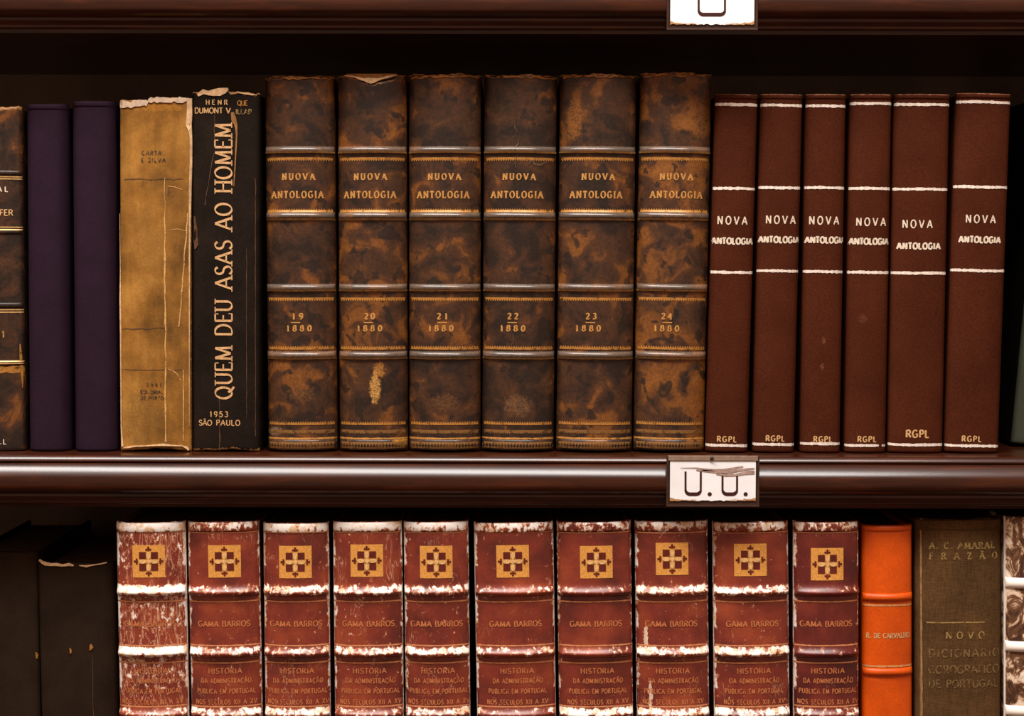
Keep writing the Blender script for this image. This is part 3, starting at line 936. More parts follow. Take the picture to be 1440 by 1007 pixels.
# ------------------------------------------------------------------ six mottled volumes
mot = [
    # tl, tr, ty, bl, br, number, tan, NUOVA px, ANTOLOGIA px, number px, rule, year px
    (371, 468, 106, 375, 473, '19', 0.52, 420, 418, 419, 416, 421),
    (473, 571, 104, 477, 572, '20', 0.53, 521, 520, 520, 518, 520),
    (573, 677, 103, 576, 674, '21', 0.44, 625, 623, 622, 622, 620),
    (681, 784, 104, 678, 778, '22', 0.34, 730, 727, 721, 720, 721),
    (788, 896, 103, 783, 889, '23', 0.50, 841, 838, 831, 830, 827),
    (901, 1004, 101, 893, 990, '24', 0.66, 951, 951, 937, 938, 937),
]
for k, (tl, tr, ty, bl, br, num, tan, xn, xa, xnum, xr, xy) in enumerate(mot):
    note = {'19': 'mottled brown leather volume with gilt number 19, beside the black book',
            '20': 'mottled brown leather volume with gilt number 20 and torn pale headcap',
            '21': 'mottled brown leather volume with gilt number 21 on its spine',
            '22': 'darkest mottled brown leather volume with gilt number 22 and cracked spine',
            '23': 'mottled brown leather volume with gilt number 23 on its spine',
            '24': 'most tan-blotched mottled leather volume with gilt number 24, beside the maroon books'}[num]
    b = Book(note, ((tl, tr, ty), (bl, br, 636)), 'up', 0.0050, 0.0086, 'mottled brown leather volumes on the upper shelf', 2.6, 0.0025)
    extra = []
    if num == '20':
        extra = [(*b.L(528, 545), 0.0042, 0.011, (0.62, 0.31, 0.075), 420, 0.9), (*b.L(533, 520), 0.0045, 0.006, (0.45, 0.19, 0.035), 420, 0.85),
                 (*b.L(563, 622), 0.006, 0.003, (0.50, 0.23, 0.03), 300, 0.8)]
    if num == '19':
        extra = [(*b.L(425, 553), 0.010, 0.006, (0.16, 0.066, 0.018), 500, 0.6), (*b.L(387, 607), 0.006, 0.003, (0.30, 0.20, 0.13), 400, 0.7)]
    if num == '21':
        extra = [(*b.L(626, 565), 0.010, 0.006, (0.16, 0.066, 0.018), 500, 0.6)]
    if num == '22':
        extra = [(*b.L(728, 570), 0.010, 0.008, (0.20, 0.095, 0.035), 500, 0.6)]
    if num == '23':
        extra = [(*b.L(807, 170), 0.0055, 0.014, (0.24, 0.085, 0.014), 90, 0.9)]
    if num == '24':
        extra = [(*b.L(985, 160), 0.012, 0.017, (0.24, 0.085, 0.014), 90, 0.8)]
    m = mat_mottled('mottled calf %s' % num, 200 + k * 7, tan, extra)
    mband = mat_mottled('polished calf with painted sheen %s' % num, 200 + k * 7, tan, None, 0.9, 0.42)  # bands: highlight widened by a grey tint in the colour
    f0 = ragged(b.h - 0.0006, 0.0010, 300 + k, 210)
    if num == '20':
        cx = b.L(524, 110)[0]
        hw = 0.0155
        b.top = lambda x, f0=f0, cx=cx: f0(x) - max(0.0, 0.0052 * (1 - abs(x - cx) / hw)) - (0.0008 if abs(x - cx) < hw else 0)
    else:
        b.top = f0
    fb = ragged(0.0020, 0.0006, 320 + k, 120)
    b.bot = lambda x, fb=fb, b=b: max(0.0, fb(x) * (1 - (2 * x / b.w) ** 2))
    b.spine(m, edge_wear(b, 0.12, 0.0012, 0.62, 0.0020, 0.45))
    b.block(m)
    for y in (211, 303.5, 404.5, 499.5):
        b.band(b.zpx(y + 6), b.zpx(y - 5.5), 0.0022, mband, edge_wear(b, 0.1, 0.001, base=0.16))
    b.band(b.zpx(634), b.zpx(617), 0.0012, m, edge_wear(b, 0.1, 0.001, base=0.36), name='tail_band')
    for y in (214.0, 308.5, 408.5, 504.0, 616.5):
        b.rule(b.zpx(y), 2.4 * b.k, M['gold_line'] if y < 600 else M['gold'], 'gilt_rule', seed=k, wob=0.00004)
    for y, hh, pp, up, bar in ((221.5, 4.8, 3.3, False, .6), (418.5, 4.8, 3.3, False, .6), (298.5, 4.8, 3.3, True, .6),
                               (491.5, 4.8, 3.3, True, .6), (597.5, 4.6, 3.3, True, .6), (604.5, 5.5, 2.6, False, .7),
                               (621.5, 4.5, 4.2, False, .45), (630.5, 3.5, 4.2, True, .4)):
        mb = MB()
        b.teeth(mb, b.zpx(y), hh * b.k, pp * b.k, up=up, bar=bar)
        mb.build('gilt_border', M['gold'] if y < 600 else M['dull_gold'], b.root)
    b.textpx('title_lettering', 'NUOVA', xn, 248.5, 8.4, 45, M['gold_text'], serif=True, thick=.30, thin=.11, cond=.88)
    b.textpx('title_lettering', 'ANTOLOGIA', xa, 273.8, 9.0, 72, M['gold_text'], serif=True, thick=.29, thin=.11, cond=.84)
    b.textpx('number_lettering', num, xnum, 444.5, 8, 14, M['gold_text'], serif=True, thick=.32, thin=.13)
    mb = MB()
    xx, zz = b.L(xr, 453.5)
    b.put(mb, [((xx - .003 + i * .0015, zz - .0003), (xx - .0015 + i * .0015, zz - .0003), (xx - .0015 + i * .0015, zz + .0003), (xx - .003 + i * .0015, zz + .0003)) for i in range(4)])
    mb.build('gilt_rule', M['gold_text'], b.root)
    b.textpx('year_lettering', '1880', xy, 461.5, 8, 34, M['gold_text'], serif=True, thick=.30, thin=.12)
    r = random.Random(900 + k)
    if num == '20':
        b.patchpx('torn_headcap', [(483, 106, .6), (489, 106.6, 1.8), (495, 107.5, 2.6), (501, 109, 2.2), (507, 111, 3.6), (512, 112.4, 3.4), (517, 113, 6.5), (522, 114, 8), (526, 113.4, 7), (531, 112.6, 3.2), (538, 110.4, 2.6), (545, 108.4, 3.4), (552, 106.4, 2.4), (559, 105, .6)], M['cream'], 0.0004)
        b.patchpx('spine_lining', [(486, 104.5, 2), (498, 106, 5), (510, 108, 8), (522, 109, 10), (534, 108, 8), (546, 106, 5), (558, 104, 2)], tear_b, 0.0002, -0.0012)
    else:
        n = 14
        x0, x1 = tl + 4, tr - 4
        pts = [(x0 + (x1 - x0) * i / n, ty + 5 + r.uniform(-1.8, 1.8), r.choice((.4, .8, 1.5, 2.4, 3.0))) for i in range(n + 1)]
        b.patchpx('worn_headcap', pts, mat_plain('rubbed headcap', (0.30, 0.115, 0.025), 0.6, 0.5, 300, seed=k), 0.0003)
    if num == '22':
        cr = mat_plain('leather crack', (0.10, 0.055, 0.03), 0.5, 0.5, 300)
        for pts in ([(727 + r.uniform(-3, 3), y, r.uniform(.4, 1.4)) for y in range(196, 240, 5)],
                    [(742, 232, 1), (748, 226, 2), (752, 231, 3), (760, 232, 3), (768, 228, 1.5), (770, 224, .6)],
                    [(720 + r.uniform(-4, 4), y, r.uniform(.4, 1.2)) for y in range(465, 500, 5)],
                    [(724 + r.uniform(-4, 4), y, r.uniform(.4, 1.2)) for y in range(175, 200, 5)]):
            b.patchpx('crack', pts, cr, 0.00012, 0.0002)

# ------------------------------------------------------------------ six maroon books
nova = [
    (1007, 1067, 132, 993, 1052, (147, 265, 383, 626.5), 1030, 310, 12, 1030, 339, 57, 1022, 617.5, 27, 9,
     'slim maroon book standing against the mottled brown volumes, first of six'),
    (1071, 1130, 132, 1059, 1118, (148, 264, 381, 625), 1098, 309, 12, 1096, 337, 57, 1090, 616.5, 26, 9,
     'slim maroon book, second of six counting from the mottled brown volumes'),
    (1135, 1191, 132, 1126, 1183, (149, 264, 382, 624), 1159, 310, 12, 1161, 337.5, 56, 1157, 617.5, 26, 9,
     'slim maroon book with two small pale spots low on its spine'),
    (1198, 1255, 132, 1188, 1248, (145.5, 265, 383, 626.5), 1225, 312, 12, 1222.5, 339.5, 55, 1219, 617.5, 26, 9,
     'slim maroon book just left of the wide one with low-set lettering'),
    (1259, 1338, 132, 1250, 1327, (147, 266, 384, 625.5), 1290, 315, 12, 1292, 346, 60, 1290, 610, 32, 11.5,
     'wide maroon book with its lettering set lower than on its neighbours'),
    (1346, 1425, 131, 1331, 1405, (143.5, 263, 380.5, 627), 1379, 308, 12, 1378, 337, 58, 1366, 617, 27, 9,
     'wide maroon book at the right end of the maroon set beside a dark gap'),
]
for k, (tl, tr, ty, bl, br, lines, xn, yn, hn, xa, ya, wa, xp, yp, wp, hp, lab) in enumerate(nova):
    b = Book(lab, ((tl, tr, ty), (bl, br, 634.5)), 'up', 0.000, 0.0034, 'maroon cloth books on the upper shelf', 2.6, 0.0030)
    t = Nodes('maroon cloth %d' % k)
    o_ = roff(400 + k)
    v = t.coord(o_)
    n = t.noise(v, 30, 3)
    c = t.ramp(n, (0.3, (0.048, 0.0110, 0.0042)), (0.7, (0.066, 0.0155, 0.0060)))
    g = t.noise(v, 1000, 3, .65)
    c = t.mix(0.5, c, t.mix(1.0, c, t.ramp(g, (0.3, 0.45), (0.7, 1.6)), 'MULTIPLY'))
    if k == 2:
        for (sx, sy) in ((1158, 479), (1156, 515)):
            c = t.spot(c, *b.L(sx, sy), 0.0014, 0.0026, (0.17, 0.07, 0.035), 700, 0.8)
    if k == 3:
        c = t.spot(c, *b.L(1213, 448), 0.003, 0.003, (0.12, 0.04, 0.02), 700, 0.7)
    kk = t.ramp(t.math('ADD', t.attr('wear'), t.math('MULTIPLY', t.noise(v, 300, 5, .7), .8)), (0.95, 0.0), (1.2, 1.0))
    c = t.mix(kk, c, (0.27, 0.105, 0.05))
    m = t.done(c, 0.6, t.bump(g, 0.25), 0.05)
    b.spine(m, edge_wear(b, 0.15, 0.0008, 0.2, 0.001), nz=60)
    b.block(m)
    b.band(b.h - 8 * b.k, b.h - 0.2 * b.k, 0.0007, m, edge_wear(b, 0.1, 0.001, 0.55, 0.0014, base=0.12), name='headcap', nz=7)
    for j, y in enumerate(lines):
        z = b.zpx(y)
        if k == 3 and j == 3:
            b.rule(z, 3.6 * b.k, M['white_rule'], 'white_rule', -.94, .42, 0.00008, k * 5 + j)
            b.rule(z, 3.0 * b.k, M['white_rule'], 'white_rule', .55, .85, 0.00008, k * 5 + j)
        else:
            b.rule(z, 3.8 * b.k, M['white_rule'], 'white_rule', -.95, .93, 0.00009, k * 5 + j)
    b.textpx('title_lettering', 'NOVA', xn, yn, hn - 1.2, 41, M['cream_text'], thick=.21, thin=.14, cond=.80)
    b.textpx('title_lettering', 'ANTOLOGIA', xa, ya, 8.2, wa, M['cream_text'], thick=.36, thin=.24, cond=.90)
    b.textpx('imprint_lettering', 'RGPL', xp, yp, hp - 1.4, wp, M['warm_text'], thick=.27, thin=.17, cond=.95)

# grey-green book leaning in the dark at the right end
b = Book('grey-green book leaning in the dark at the right end of the upper row', ((1470, 1538, 135), (1423, 1490, 626)), 'up', 0.040, 0.0015, None, 5, 0.0025)
mg = mat_plain('grey green cloth', (0.055, 0.062, 0.038), 0.6, 0.2, 40)
b.spine(mg, nz=40)
b.block(mat_plain('shade-darkened boards', (0.010, 0.0085, 0.006), 0.7, 0.2, 40, spec=0.05))  # boards coloured near black to paint in the shade on the book's side

# ------------------------------------------------------------------ lower row
LOWY = 1007
for px, lab, Y, frayed in (
        (((-48, 51, 776), (-46, 56, LOWY)), 'dark grey-brown cloth book at the left end of the lower row', 0.004, False),
        (((52, 159, 792), (56, 166, LOWY)), 'dark grey cloth book with frayed pale top edge beside the red set', 0.002, True)):
    b = Book(lab, px, 'low', Y, 0.0028, 'dark cloth books on the lower shelf', 4.0, 0.0022)
    md = mat_plain('dark grey brown cloth', (0.0205, 0.0115, 0.0066), 0.7, 0.35, 40, 900, 0.35, 0.06, 70 + (1 if frayed else 0))
    b.top = ragged(b.h, 0.0006, 71, 200)
    b.spine(md, nz=60)
    b.block(md)
    if frayed:
        r = random.Random(3)
        b.patchpx('frayed_top', [(54, 788, 3), (59, 791, 4), (64, 793, 5), (72, 794, 3.5), (80, 793.5, 4), (88, 795, 3), (97, 793.5, 4), (104, 795, 2)], M['cream'])
        b.patchpx('frayed_top', [(112, 795, 1), (122, 796, 3), (130, 794.5, 1.6), (142, 793, 1.6), (150, 791, 2)], M['cream'])
        b.patchpx('worn_spot', [(128, 906, 2), (129, 910, 5), (127, 914, 2)], M['gold'])
        b.patchpx('worn_spot', [(99, 911, 1), (100, 915, 3), (100, 919, 1)], M['gold'])
        b.patchpx('crease', [(130, 920, .4), (131, 950, .8), (131, 990, .6), (132, 1007, .6)], crease_b, 0.0001, 0.0001)
    else:
        b.patchpx('worn_spot', [(50, 918, 1), (51, 922, 3), (51, 927, 1)], M['gold'])

def cells(x, z, w, h, n):
    """a rectangle cut into n x n pieces so that it follows the curve of the leather"""
    return [((x + w * i / n, z + h * j / n), (x + w * (i + 1) / n, z + h * j / n), (x + w * (i + 1) / n, z + h * (j + 1) / n), (x + w * i / n, z + h * (j + 1) / n))
            for i in range(n) for j in range(n)]


def bw(v):
    """how a raised band wears: most on its upper side, little underneath"""
    if v > 0.9:
        return max(0.2, 0.9 - (v - 0.9) * 1.0)
    return max(0.12, 0.80 + 0.48 * min(v, 0.3))


red = [
    # tl, tr, top, bl, br, emblem px, name px, level, cap wear, edge, band1, band2
    (161, 258, 735, 166, 263.5, (209.5, 789), 211, .95, .95, .95, .95, .95,
     'most heavily scuffed red leather volume, white scratches everywhere, beside the dark grey book'),
    (261.5, 362, 734, 267.5, 367, (316, 789), 315, .45, .62, .50, .50, .62,
     'worn red leather volume, second of the ten red ones counting from the left'),
    (368, 461, 736, 372, 463, (415.5, 790), 416, .50, .85, .60, .60, .52,
     'worn red leather volume, third of the ten red ones counting from the left'),
    (467, 564, 734, 470, 567, (516, 788), 518, .62, .95, .55, .66, .64,
     'worn red leather volume with thick white cap and crackled lower panel, fourth red'),
    (566, 659, 734, 571, 660, (613.5, 790), 614, .52, .78, .55, .60, .66,
     'worn red leather volume, fifth of the ten red ones, slightly narrower'),
    (666, 778, 735, 671, 782, (721, 789), 725, .45, .64, .62, .48, .50,
     'widest worn red leather volume in the middle of the red set'),
    (782, 889, 734, 788, 890, (838.5, 790), 838, .22, .56, .40, .34, .36,
     'smoothest red leather volume of the set with hardly any white scuffs'),
    (893, 997, 733, 897, 998, (945, 785.5), 944, .45, .66, .50, .64, .70,
     'worn red leather volume with a vertical white scrape beside its lettering'),
    (1003, 1110, 734, 1006, 1112, (1055, 787), 1058, .46, .62, .58, .66, .74,
     'worn red leather volume, second of the red set counting from the orange book'),
    (1117, 1210, 734, 1118, 1209, (1163, 793), 1162, .25, .60, .55, .30, .28,
     'dark red leather volume standing beside the orange book'),
]
for k, (tl, tr, ty, bl, br, em, xn, lev, capw, edgew, bw1, bw2, lab) in enumerate(red):
    b = Book(lab, ((tl, tr, ty), (bl, br, LOWY)), 'low', -0.0155 if k < 7 else -0.0146, 0.0058, 'worn red leather volumes on the lower shelf', 2.6, 0.0026, 0.16)
    base = (0.185, 0.0265, 0.0135) if k < 9 else (0.125, 0.0155, 0.0105)
    m = mat_red('scuffed red leather %d' % k, 500 + k * 3, lev, base)
    b.top = ragged(b.h, 0.00025, 600 + k, 150)
    zb = [b.zpx(832), b.zpx(918)]
    pitch = zb[0] - zb[1]
    zbs = [zb[0] - pitch * i for i in range(5)]
    rr = random.Random(700 + k)
    hot = rr.uniform(-.3, .3)

    def wear(x, z, b=b, lev=lev, edgew=edgew, zbs=zbs, hot=hot):
        l = math.exp(-((x + b.w / 2) / 0.0021) ** 2) * 1.35 + math.exp(-((b.w / 2 - x) / 0.0015) ** 2) * 1.05
        v = edgew * min(1.1, l) * 1.12
        d = min(abs(z - q) for q in zbs)
        v = max(v, (0.12 + .34 * lev) * math.exp(-(d / 0.006) ** 2))
        v = max(v, (0.1 + .35 * lev) * math.exp(-((b.h - z) / 0.010) ** 2))
        v = max(v, lev * .36 - .10 + (.10 if lev > .9 else 0))
        return v
    b.spine(m, wear, nz=190)
    b.block(m, board=0.003)
    b.band(b.h - 15 * b.k, b.h - 0.3 * b.k, 0.0009, m,
           lambda x, z, b=b, c=capw: c * (0.50 + .42 * min(1, (z - (b.h - 15 * b.k)) / (9 * b.k))), name='headcap', nz=10)
    for i, z in enumerate(zbs):
        if z < 0.01:
            continue
        q = (bw1, bw2)[min(i, 1)] if i < 2 else rr.uniform(.4, .8)
        b.band(z - 7.5 * b.k, z + 7.5 * b.k, 0.0034, m,
               lambda x, z_, q=q, z=z, b=b: q * bw((z_ - z) / (7.5 * b.k)) * (0.85 + .25 * abs(2 * x / b.w)), nz=10, fillet=True)
    for i, z in enumerate(zbs[:4]):
        for d in (-14, +11 if i else 9):
            if i == 0 and d > 0:
                continue
            b.rule(z + d * b.k, 2.0 * b.k, M['red_line'], 'gilt_rule', -.93, .93, 0.00003, k * 9 + i)
    b.rule(b.zpx(749), 1.6 * b.k, M['red_line'], 'gilt_rule', -.90, .90)
    # emblem: gilt square with a cross of petals between four red squares
    ex, ez = b.L(*em)
    s = 46 * b.k
    mb = MB()
    n = 12
    b.put(mb, cells(ex - s / 2, ez - s / 2, s, s, n), 0.00022)
    emb = mb.build('emblem', M['emblem'], b.root)
    mb = MB()
    q = []
    for cx_ in (-.185, .185):
        for cz_ in (-.185, .185):
            h_ = .105
            q += cells(ex + s * (cx_ - h_), ez + s * (cz_ - h_), 2 * h_ * s, 2 * h_ * s, 4)
    for ux, uz in ((0, 1), (0, -1), (1, 0), (-1, 0)):
        for da, db, ra in ((.345, 0, .026), (.365, .062, .034), (.365, -.062, .034), (.425, 0, .036), (.385, 0, .030), (.365, .03, .02), (.365, -.03, .02)):
            cx_, cz_ = ux * da + uz * db, uz * da + ux * db
            q.append([(ex + s * (cx_ + ra * math.cos(a)), ez + s * (cz_ + ra * math.sin(a))) for a in [i * math.pi / 4 for i in range(8)]])
    b.put(mb, q, 0.00045)
    mb.build('emblem_motif', M['motif'], emb)
    mb = MB()
    q = []
    for ux, uz in ((0, 1), (0, -1), (1, 0), (-1, 0)):
        q.append([(ex + s * (ux * .185 + (.068 if uz else .115) * math.cos(a)), ez + s * (uz * .185 + (.115 if uz else .068) * math.sin(a)))
                  for a in [i * math.pi / 6 for i in range(12)]])
    q.append([(ex + s * .075 * math.cos(a), ez + s * .075 * math.sin(a)) for a in [i * math.pi / 4 for i in range(8)]])
    b.put(mb, q, 0.00070)
    mb.build('emblem_petals', M['petal'], emb)
    b.textpx('author_lettering', 'GAMA BARROS', xn, 877, 7.8, 73, M['red_gold'], thick=.23, thin=.15)
    x2 = xn + 2
    b.textpx('title_lettering', 'HISTORIA', x2, 943, 7.4, 47, M['red_gold'], thick=.20, thin=.13)
    b.textpx('title_lettering', 'DA ADMINISTRAÇÃO', x2 + 1, 957, 6.6, 70, M['red_gold'], thick=.24, thin=.16, cond=.74)
    b.textpx('title_lettering', 'PUBLICA EM PORTUGAL', x2 + 1, 971.5, 6.6, 82, M['red_gold'], thick=.24, thin=.16, cond=.74)
    b.textpx('title_lettering', 'NOS SECULOS XII A XV', x2 + 1, 986.5, 6.6, 86, M['red_gold'], thick=.24, thin=.16, cond=.74)
    if k == 7:
        r = random.Random(77)
        b.patchpx('scrape', [(909 + r.uniform(-1, 1), y, r.uniform(2, 6)) for y in range(882, 914, 3)], M['cream_white'], 0.0001, 0.0001)
        b.patchpx('scrape', [(915 + r.uniform(-1, 1), y, r.uniform(2, 6)) for y in range(958, 1004, 4)], M['cream_white'], 0.0001, 0.0001)

# orange book
b = Book('bright orange leather book between the red set and the olive book', ((1214, 1284, 739), (1214, 1285, LOWY)), 'low', -0.0107, 0.0045, None, 2.4, 0.0024)
t = Nodes('orange leather')
v = t.coord(roff(81))
n = t.noise(v, 40, 3)
c = t.ramp(n, (0.3, (0.48, 0.058, 0.0015)), (0.7, (0.68, 0.088, 0.0025)))
g = t.noise(v, 900, 3)
c = t.mix(.3, c, t.mix(1.0, c, t.ramp(g, (.3, .6), (.7, 1.4)), 'MULTIPLY'))
mo = t.done(c, 0.40, t.bump(g, .2), 0.25, 0.1, 0.3)
b.spine(mo, nz=80)
b.block(mo)
b.band(b.h - 9 * b.k, b.h - 0.3 * b.k, 0.0009, mo, name='headcap')
for y in (840, 945):
    b.band(b.zpx(y + 6), b.zpx(y - 6), 0.0018, mo)
mog = mat_gilt('pale orange gilt', (0.80, 0.36, 0.12), 0.0, 21)
b.rule(b.zpx(851), 2.6 * b.k, mog, 'gilt_rule', -.95, .95, 0.00004, 3)
b.rule(b.zpx(936.5), 2.8 * b.k, mog, 'gilt_rule', -.95, .95, 0.00004, 4)
b.textpx('author_lettering', 'R. DE CARVALHO', 1249.5, 893.5, 6.5, 61, M['warm_text'], serif=True, thick=.26, thin=.16, cond=.8)

# olive cloth dictionary
b = Book('thick olive-brown cloth book with faded lettering beside the orange book', ((1287, 1412, 730), (1290, 1408, LOWY)), 'low', -0.0095, 0.0042, None, 3.2, 0.0024)
t = Nodes('olive brown cloth')
v = t.coord(roff(91))
n = t.noise(v, 35, 4)
c = t.ramp(n, (0.3, (0.064, 0.033, 0.0125)), (0.7, (0.105, 0.052, 0.0185)))
wv = t.math('ADD', t.noise(t.coord(roff(92), (1, 1, .12)), 1500, 1), t.noise(t.coord(roff(93), (.12, 1, 1)), 1500, 1))
c = t.mix(.5, c, t.mix(1.0, c, t.ramp(t.math('MULTIPLY', wv, .5), (.35, .45), (.65, 1.6)), 'MULTIPLY'))
k_ = t.ramp(t.math('ADD', t.attr('wear'), t.math('MULTIPLY', t.noise(v, 300, 5, .7), .8)), (0.85, 0.0), (1.2, 1.0))
c = t.mix(k_, c, (0.24, 0.12, 0.045))
mv = t.done(c, 0.75, t.bump(wv, .35), 0.08)
b.top = ragged(b.h, 0.0006, 95, 150)
hx = b.L(1296, 900)[0]
b.spine(mv, lambda x, z: .55 * math.exp(-((x - hx) / .0009) ** 2) + .15 * math.exp(-((x - hx) / .006) ** 2), nz=90)
b.block(mv)
b.band(b.h - 17 * b.k, b.h - 0.5 * b.k, 0.0008, mv, name='headcap', nz=8)
b.patchpx('rubbed_joint', [(1294.5, 745, 1)] + [(1295.5 + (y - 745) * .006, y, 2.2 + .8 * math.sin(y * .3)) for y in range(752, 1030, 12)], mat_plain('rubbed joint', (0.27, 0.145, 0.06), .7, .4, 400), 0.0003, 0.0002)
b.textpx('author_lettering', 'A. C. AMARAL', 1353, 767, 8.5, 92, M['faded'], serif=True, thick=.24, thin=.16)
b.textpx('author_lettering', 'FRAZÃO', 1355, 781.5, 8.5, 96, M['faded'], serif=True, thick=.24, thin=.16)
mb = MB()
b.hline(mb, b.zpx(875), 2.0 * b.k, -.55, .40, 0.00006, 8)
mb.build('gilt_rule', M['faded'], b.root)
b.textpx('title_lettering', 'NOVO', 1357, 893, 9.5, 54, M['faded'], thick=.22, thin=.15)
b.textpx('title_lettering', 'DICIONARIO', 1356, 918, 11, 100, M['faded_low'], thick=.22, thin=.15)
b.textpx('title_lettering', 'COROGRAFICO', 1356, 941, 11, 100, M['faded_low'], thick=.22, thin=.15)
b.textpx('title_lettering', 'DE PORTUGAL', 1355, 961, 10.5, 98, M['faded_low'], thick=.22, thin=.15)

# pale marbled volume cut by the frame
b = Book('pale book with brown marbling and white raised bands at the lower right edge', ((1415.5, 1512, 727), (1415, 1512, LOWY)), 'low', -0.014, 0.0050, None, 2.6, 0.0024)
mm = mat_marbled()
b.spine(mm, lambda x, z: .7 * math.exp(-((x + b.w / 2) / .0010) ** 2), nz=90)
b.block(mm)
for y in (820, 909.5, 1000, 1088, 1176):
    b.band(b.zpx(y + 8), b.zpx(y - 8), 0.0022, mm, lambda x, z: 1.0)


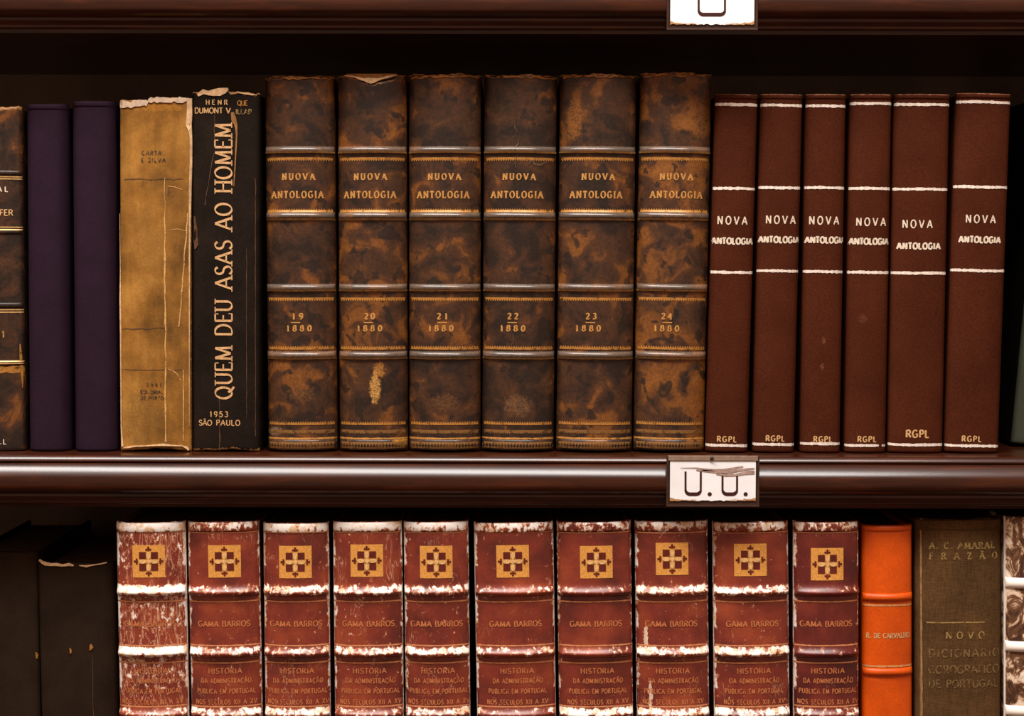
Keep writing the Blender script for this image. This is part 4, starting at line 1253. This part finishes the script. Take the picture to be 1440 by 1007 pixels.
# ------------------------------------------------------------------ shelf labels
def shelf_label(px0, px1, py0, py1, letters, label, smudge):
    """a card in a thin metal holder fixed to the front of a shelf"""
    Yc = EDGE_Y - 0.0066
    a, c_ = P(px0, py1, Yc), P(px1, py0, Yc)
    ox, oz = 0.5 * (a.x + c_.x), a.z
    k = MPP * (Yc + DIST) / DIST
    w, h = c_.x - a.x, c_.z - a.z
    root = thing('shelf_label', label, 'label', (ox, Yc, oz), 'white lettered shelf labels')
    # card: a thin sheet with a slightly ragged lower edge
    mb = MB()
    nx, nz = 40, 24
    r = random.Random(len(letters))
    fr, bk = [], []
    for j in range(nz + 1):
        rf, rb = [], []
        for i in range(nx + 1):
            x = -w / 2 + w * i / nx
            z = h * j / nz
            if j == 0:
                z += r.uniform(0, 1.6) * k
            d0 = min(w / 2 - abs(x), 99)
            wr = .75 * math.exp(-(z / (5 * k)) ** 2) * (.55 + .6 * abs(2 * x / w)) + .25 * math.exp(-(d0 / (4 * k)) ** 2) * math.exp(-(z / (14 * k)) ** 2)
            rf.append(mb.vert((x, 0, z), wr))
            rb.append(mb.vert((x, 0.0005, z), wr))
        fr.append(rf)
        bk.append(rb)
    for j in range(nz):
        for i in range(nx):
            mb.face(fr[j][i], fr[j][i + 1], fr[j + 1][i + 1], fr[j + 1][i])
            mb.face(bk[j][i], bk[j + 1][i], bk[j + 1][i + 1], bk[j][i + 1])
        mb.face(fr[j][0], fr[j + 1][0], bk[j + 1][0], bk[j][0])
        mb.face(fr[j][nx], bk[j][nx], bk[j + 1][nx], fr[j + 1][nx])
    for i in range(nx):
        mb.face(fr[0][i], bk[0][i], bk[0][i + 1], fr[0][i + 1])
        mb.face(fr[nz][i], fr[nz][i + 1], bk[nz][i + 1], bk[nz][i])
    card = mb.build('card', M['card'], root)
    # holder: back plate, side lips, bottom channel, top strip
    e = 5 * k
    mb = MB()
    mb.box(-w / 2 - e, w / 2 + e, 0.0007, 0.0012, -7 * k, h + 7 * k)
    mb.build('holder_plate', M['holder_dark'], root)
    mb = MB()
    for s in (-1, 1):
        xa, xb = sorted((s * (w / 2 + 2.0 * k), s * (w / 2 + e)))
        mb.box(xa, xb, -0.0006, 0.0012, -7 * k, h + 7 * k)
    mb.box(-w / 2 - e, w / 2 + e, -0.0010, 0.0012, -7.5 * k, -5.0 * k)
    mb.build('holder_frame', M['holder_dark'], root, bevel=0.0002)
    mb = MB()
    mb.box(-w / 2 - 3 * k, w / 2 + 3 * k, -0.0006, 0.0011, h + 0.5 * k, h + 7.5 * k)
    top = mb.build('holder_top_strip', M['holder'], root, bevel=0.0002)
    # pin
    mb = MB()
    n = 12
    rings = []
    for rr_, yy in ((2.6, -0.0007), (2.6, -0.0012), (1.6, -0.0017), (0.3, -0.0019)):
        rings.append([mb.vert((0 + rr_ * k * math.cos(2 * math.pi * i / n) - 2 * k, yy, h + 4 * k + rr_ * k * math.sin(2 * math.pi * i / n))) for i in range(n)])
    for p, q in zip(rings, rings[1:]):
        for i in range(n):
            mb.face(p[i], p[(i + 1) % n], q[(i + 1) % n], q[i])
    mb.face(*rings[-1])
    mb.face(*rings[0])
    mb.build('pin', M['holder_dark'], root, smooth=True)
    # lettering
    mb = MB()

    def pt(px, py):
        q = P(px, py, Yc)
        return q.x - ox, q.z - oz

    def ribbon(pts, wf):
        q = []
        stroke(pts, wf, q)
        for f in q:
            mb.face(*[mb.vert((x, -0.00015, z)) for x, z in f])
    for kind, (x0, y0, x1, y1) in letters:
        if kind == 'U':
            rr2 = 6.5
            path = [(x0, y0), (x0, y1 - rr2)] + [(x0 + rr2 - rr2 * math.cos(rad(t_)), y1 - rr2 + rr2 * math.sin(rad(t_))) for t_ in range(10, 91, 16)]
            path += [(x1 - rr2 + rr2 * math.sin(rad(t_)), y1 - rr2 + rr2 * math.cos(rad(t_))) for t_ in range(0, 91, 16)] + [(x1, y0)]
            ribbon([pt(*p) for p in path], lambda dx, dz: (2.9 + 2.3 * abs(dx)) * k)
        else:
            cx, cz = pt(x0, y0)
            mb.face(*[mb.vert((cx + 3.0 * k * math.cos(a), -0.00015, cz + 3.0 * k * math.sin(a))) for a in [i * math.pi / 6 for i in range(12)]])
    mb.build('lettering', M['ink_dark'], root)
    if smudge:
        sm = mat_plain('brown smear', (0.36, 0.24, 0.20), 0.5, 0.4, 400)
        for pts in ([(957, 658, .5), (980, 658, 1), (990, 660.5, 2.6), (1000, 661, 2.4), (1015, 661, 2), (1030, 658.5, 1.6), (1045, 656, 1.2)],
                    [(979, 661, 1), (992, 662, 2), (1010, 664, 2), (1022, 664, 3), (1038, 661.5, 2.2), (1052, 659.5, 1.8), (1061, 658.5, 1)],
                    [(1007, 666, 1.6), (1020, 667.5, 3), (1034, 668, 2), (1048, 665, 3), (1061, 664, 3.5)]):
            mb = MB()
            q = []
            P2 = [pt(a_, b_) for a_, b_, _ in pts]
            for i in range(len(P2) - 1):
                (xa, za), (xb, zb) = P2[i], P2[i + 1]
                wa, wb = pts[i][2] * k * .75, pts[i + 1][2] * k * .75
                mb.face(*[mb.vert((x, -0.0003, z)) for x, z in ((xa, za - wa), (xb, zb - wb), (xb, zb + wb), (xa, za + wa))])
            mb.build('smear', sm, card)
    return root


shelf_label(942, 1063, 648.5, 705, [('U', (964, 663, 985.5, 695)), ('.', (998, 695, 0, 0)), ('U', (1016, 669, 1036.5, 695)), ('.', (1048.5, 695, 0, 0))],
            'white card with two dark letters U on the middle shelf edge', True)
shelf_label(942.5, 1061, -22, 35, [('U', (982.5, -12, 1019.5, 20.5))],
            'white card with a single dark letter U on the upper shelf edge', False)
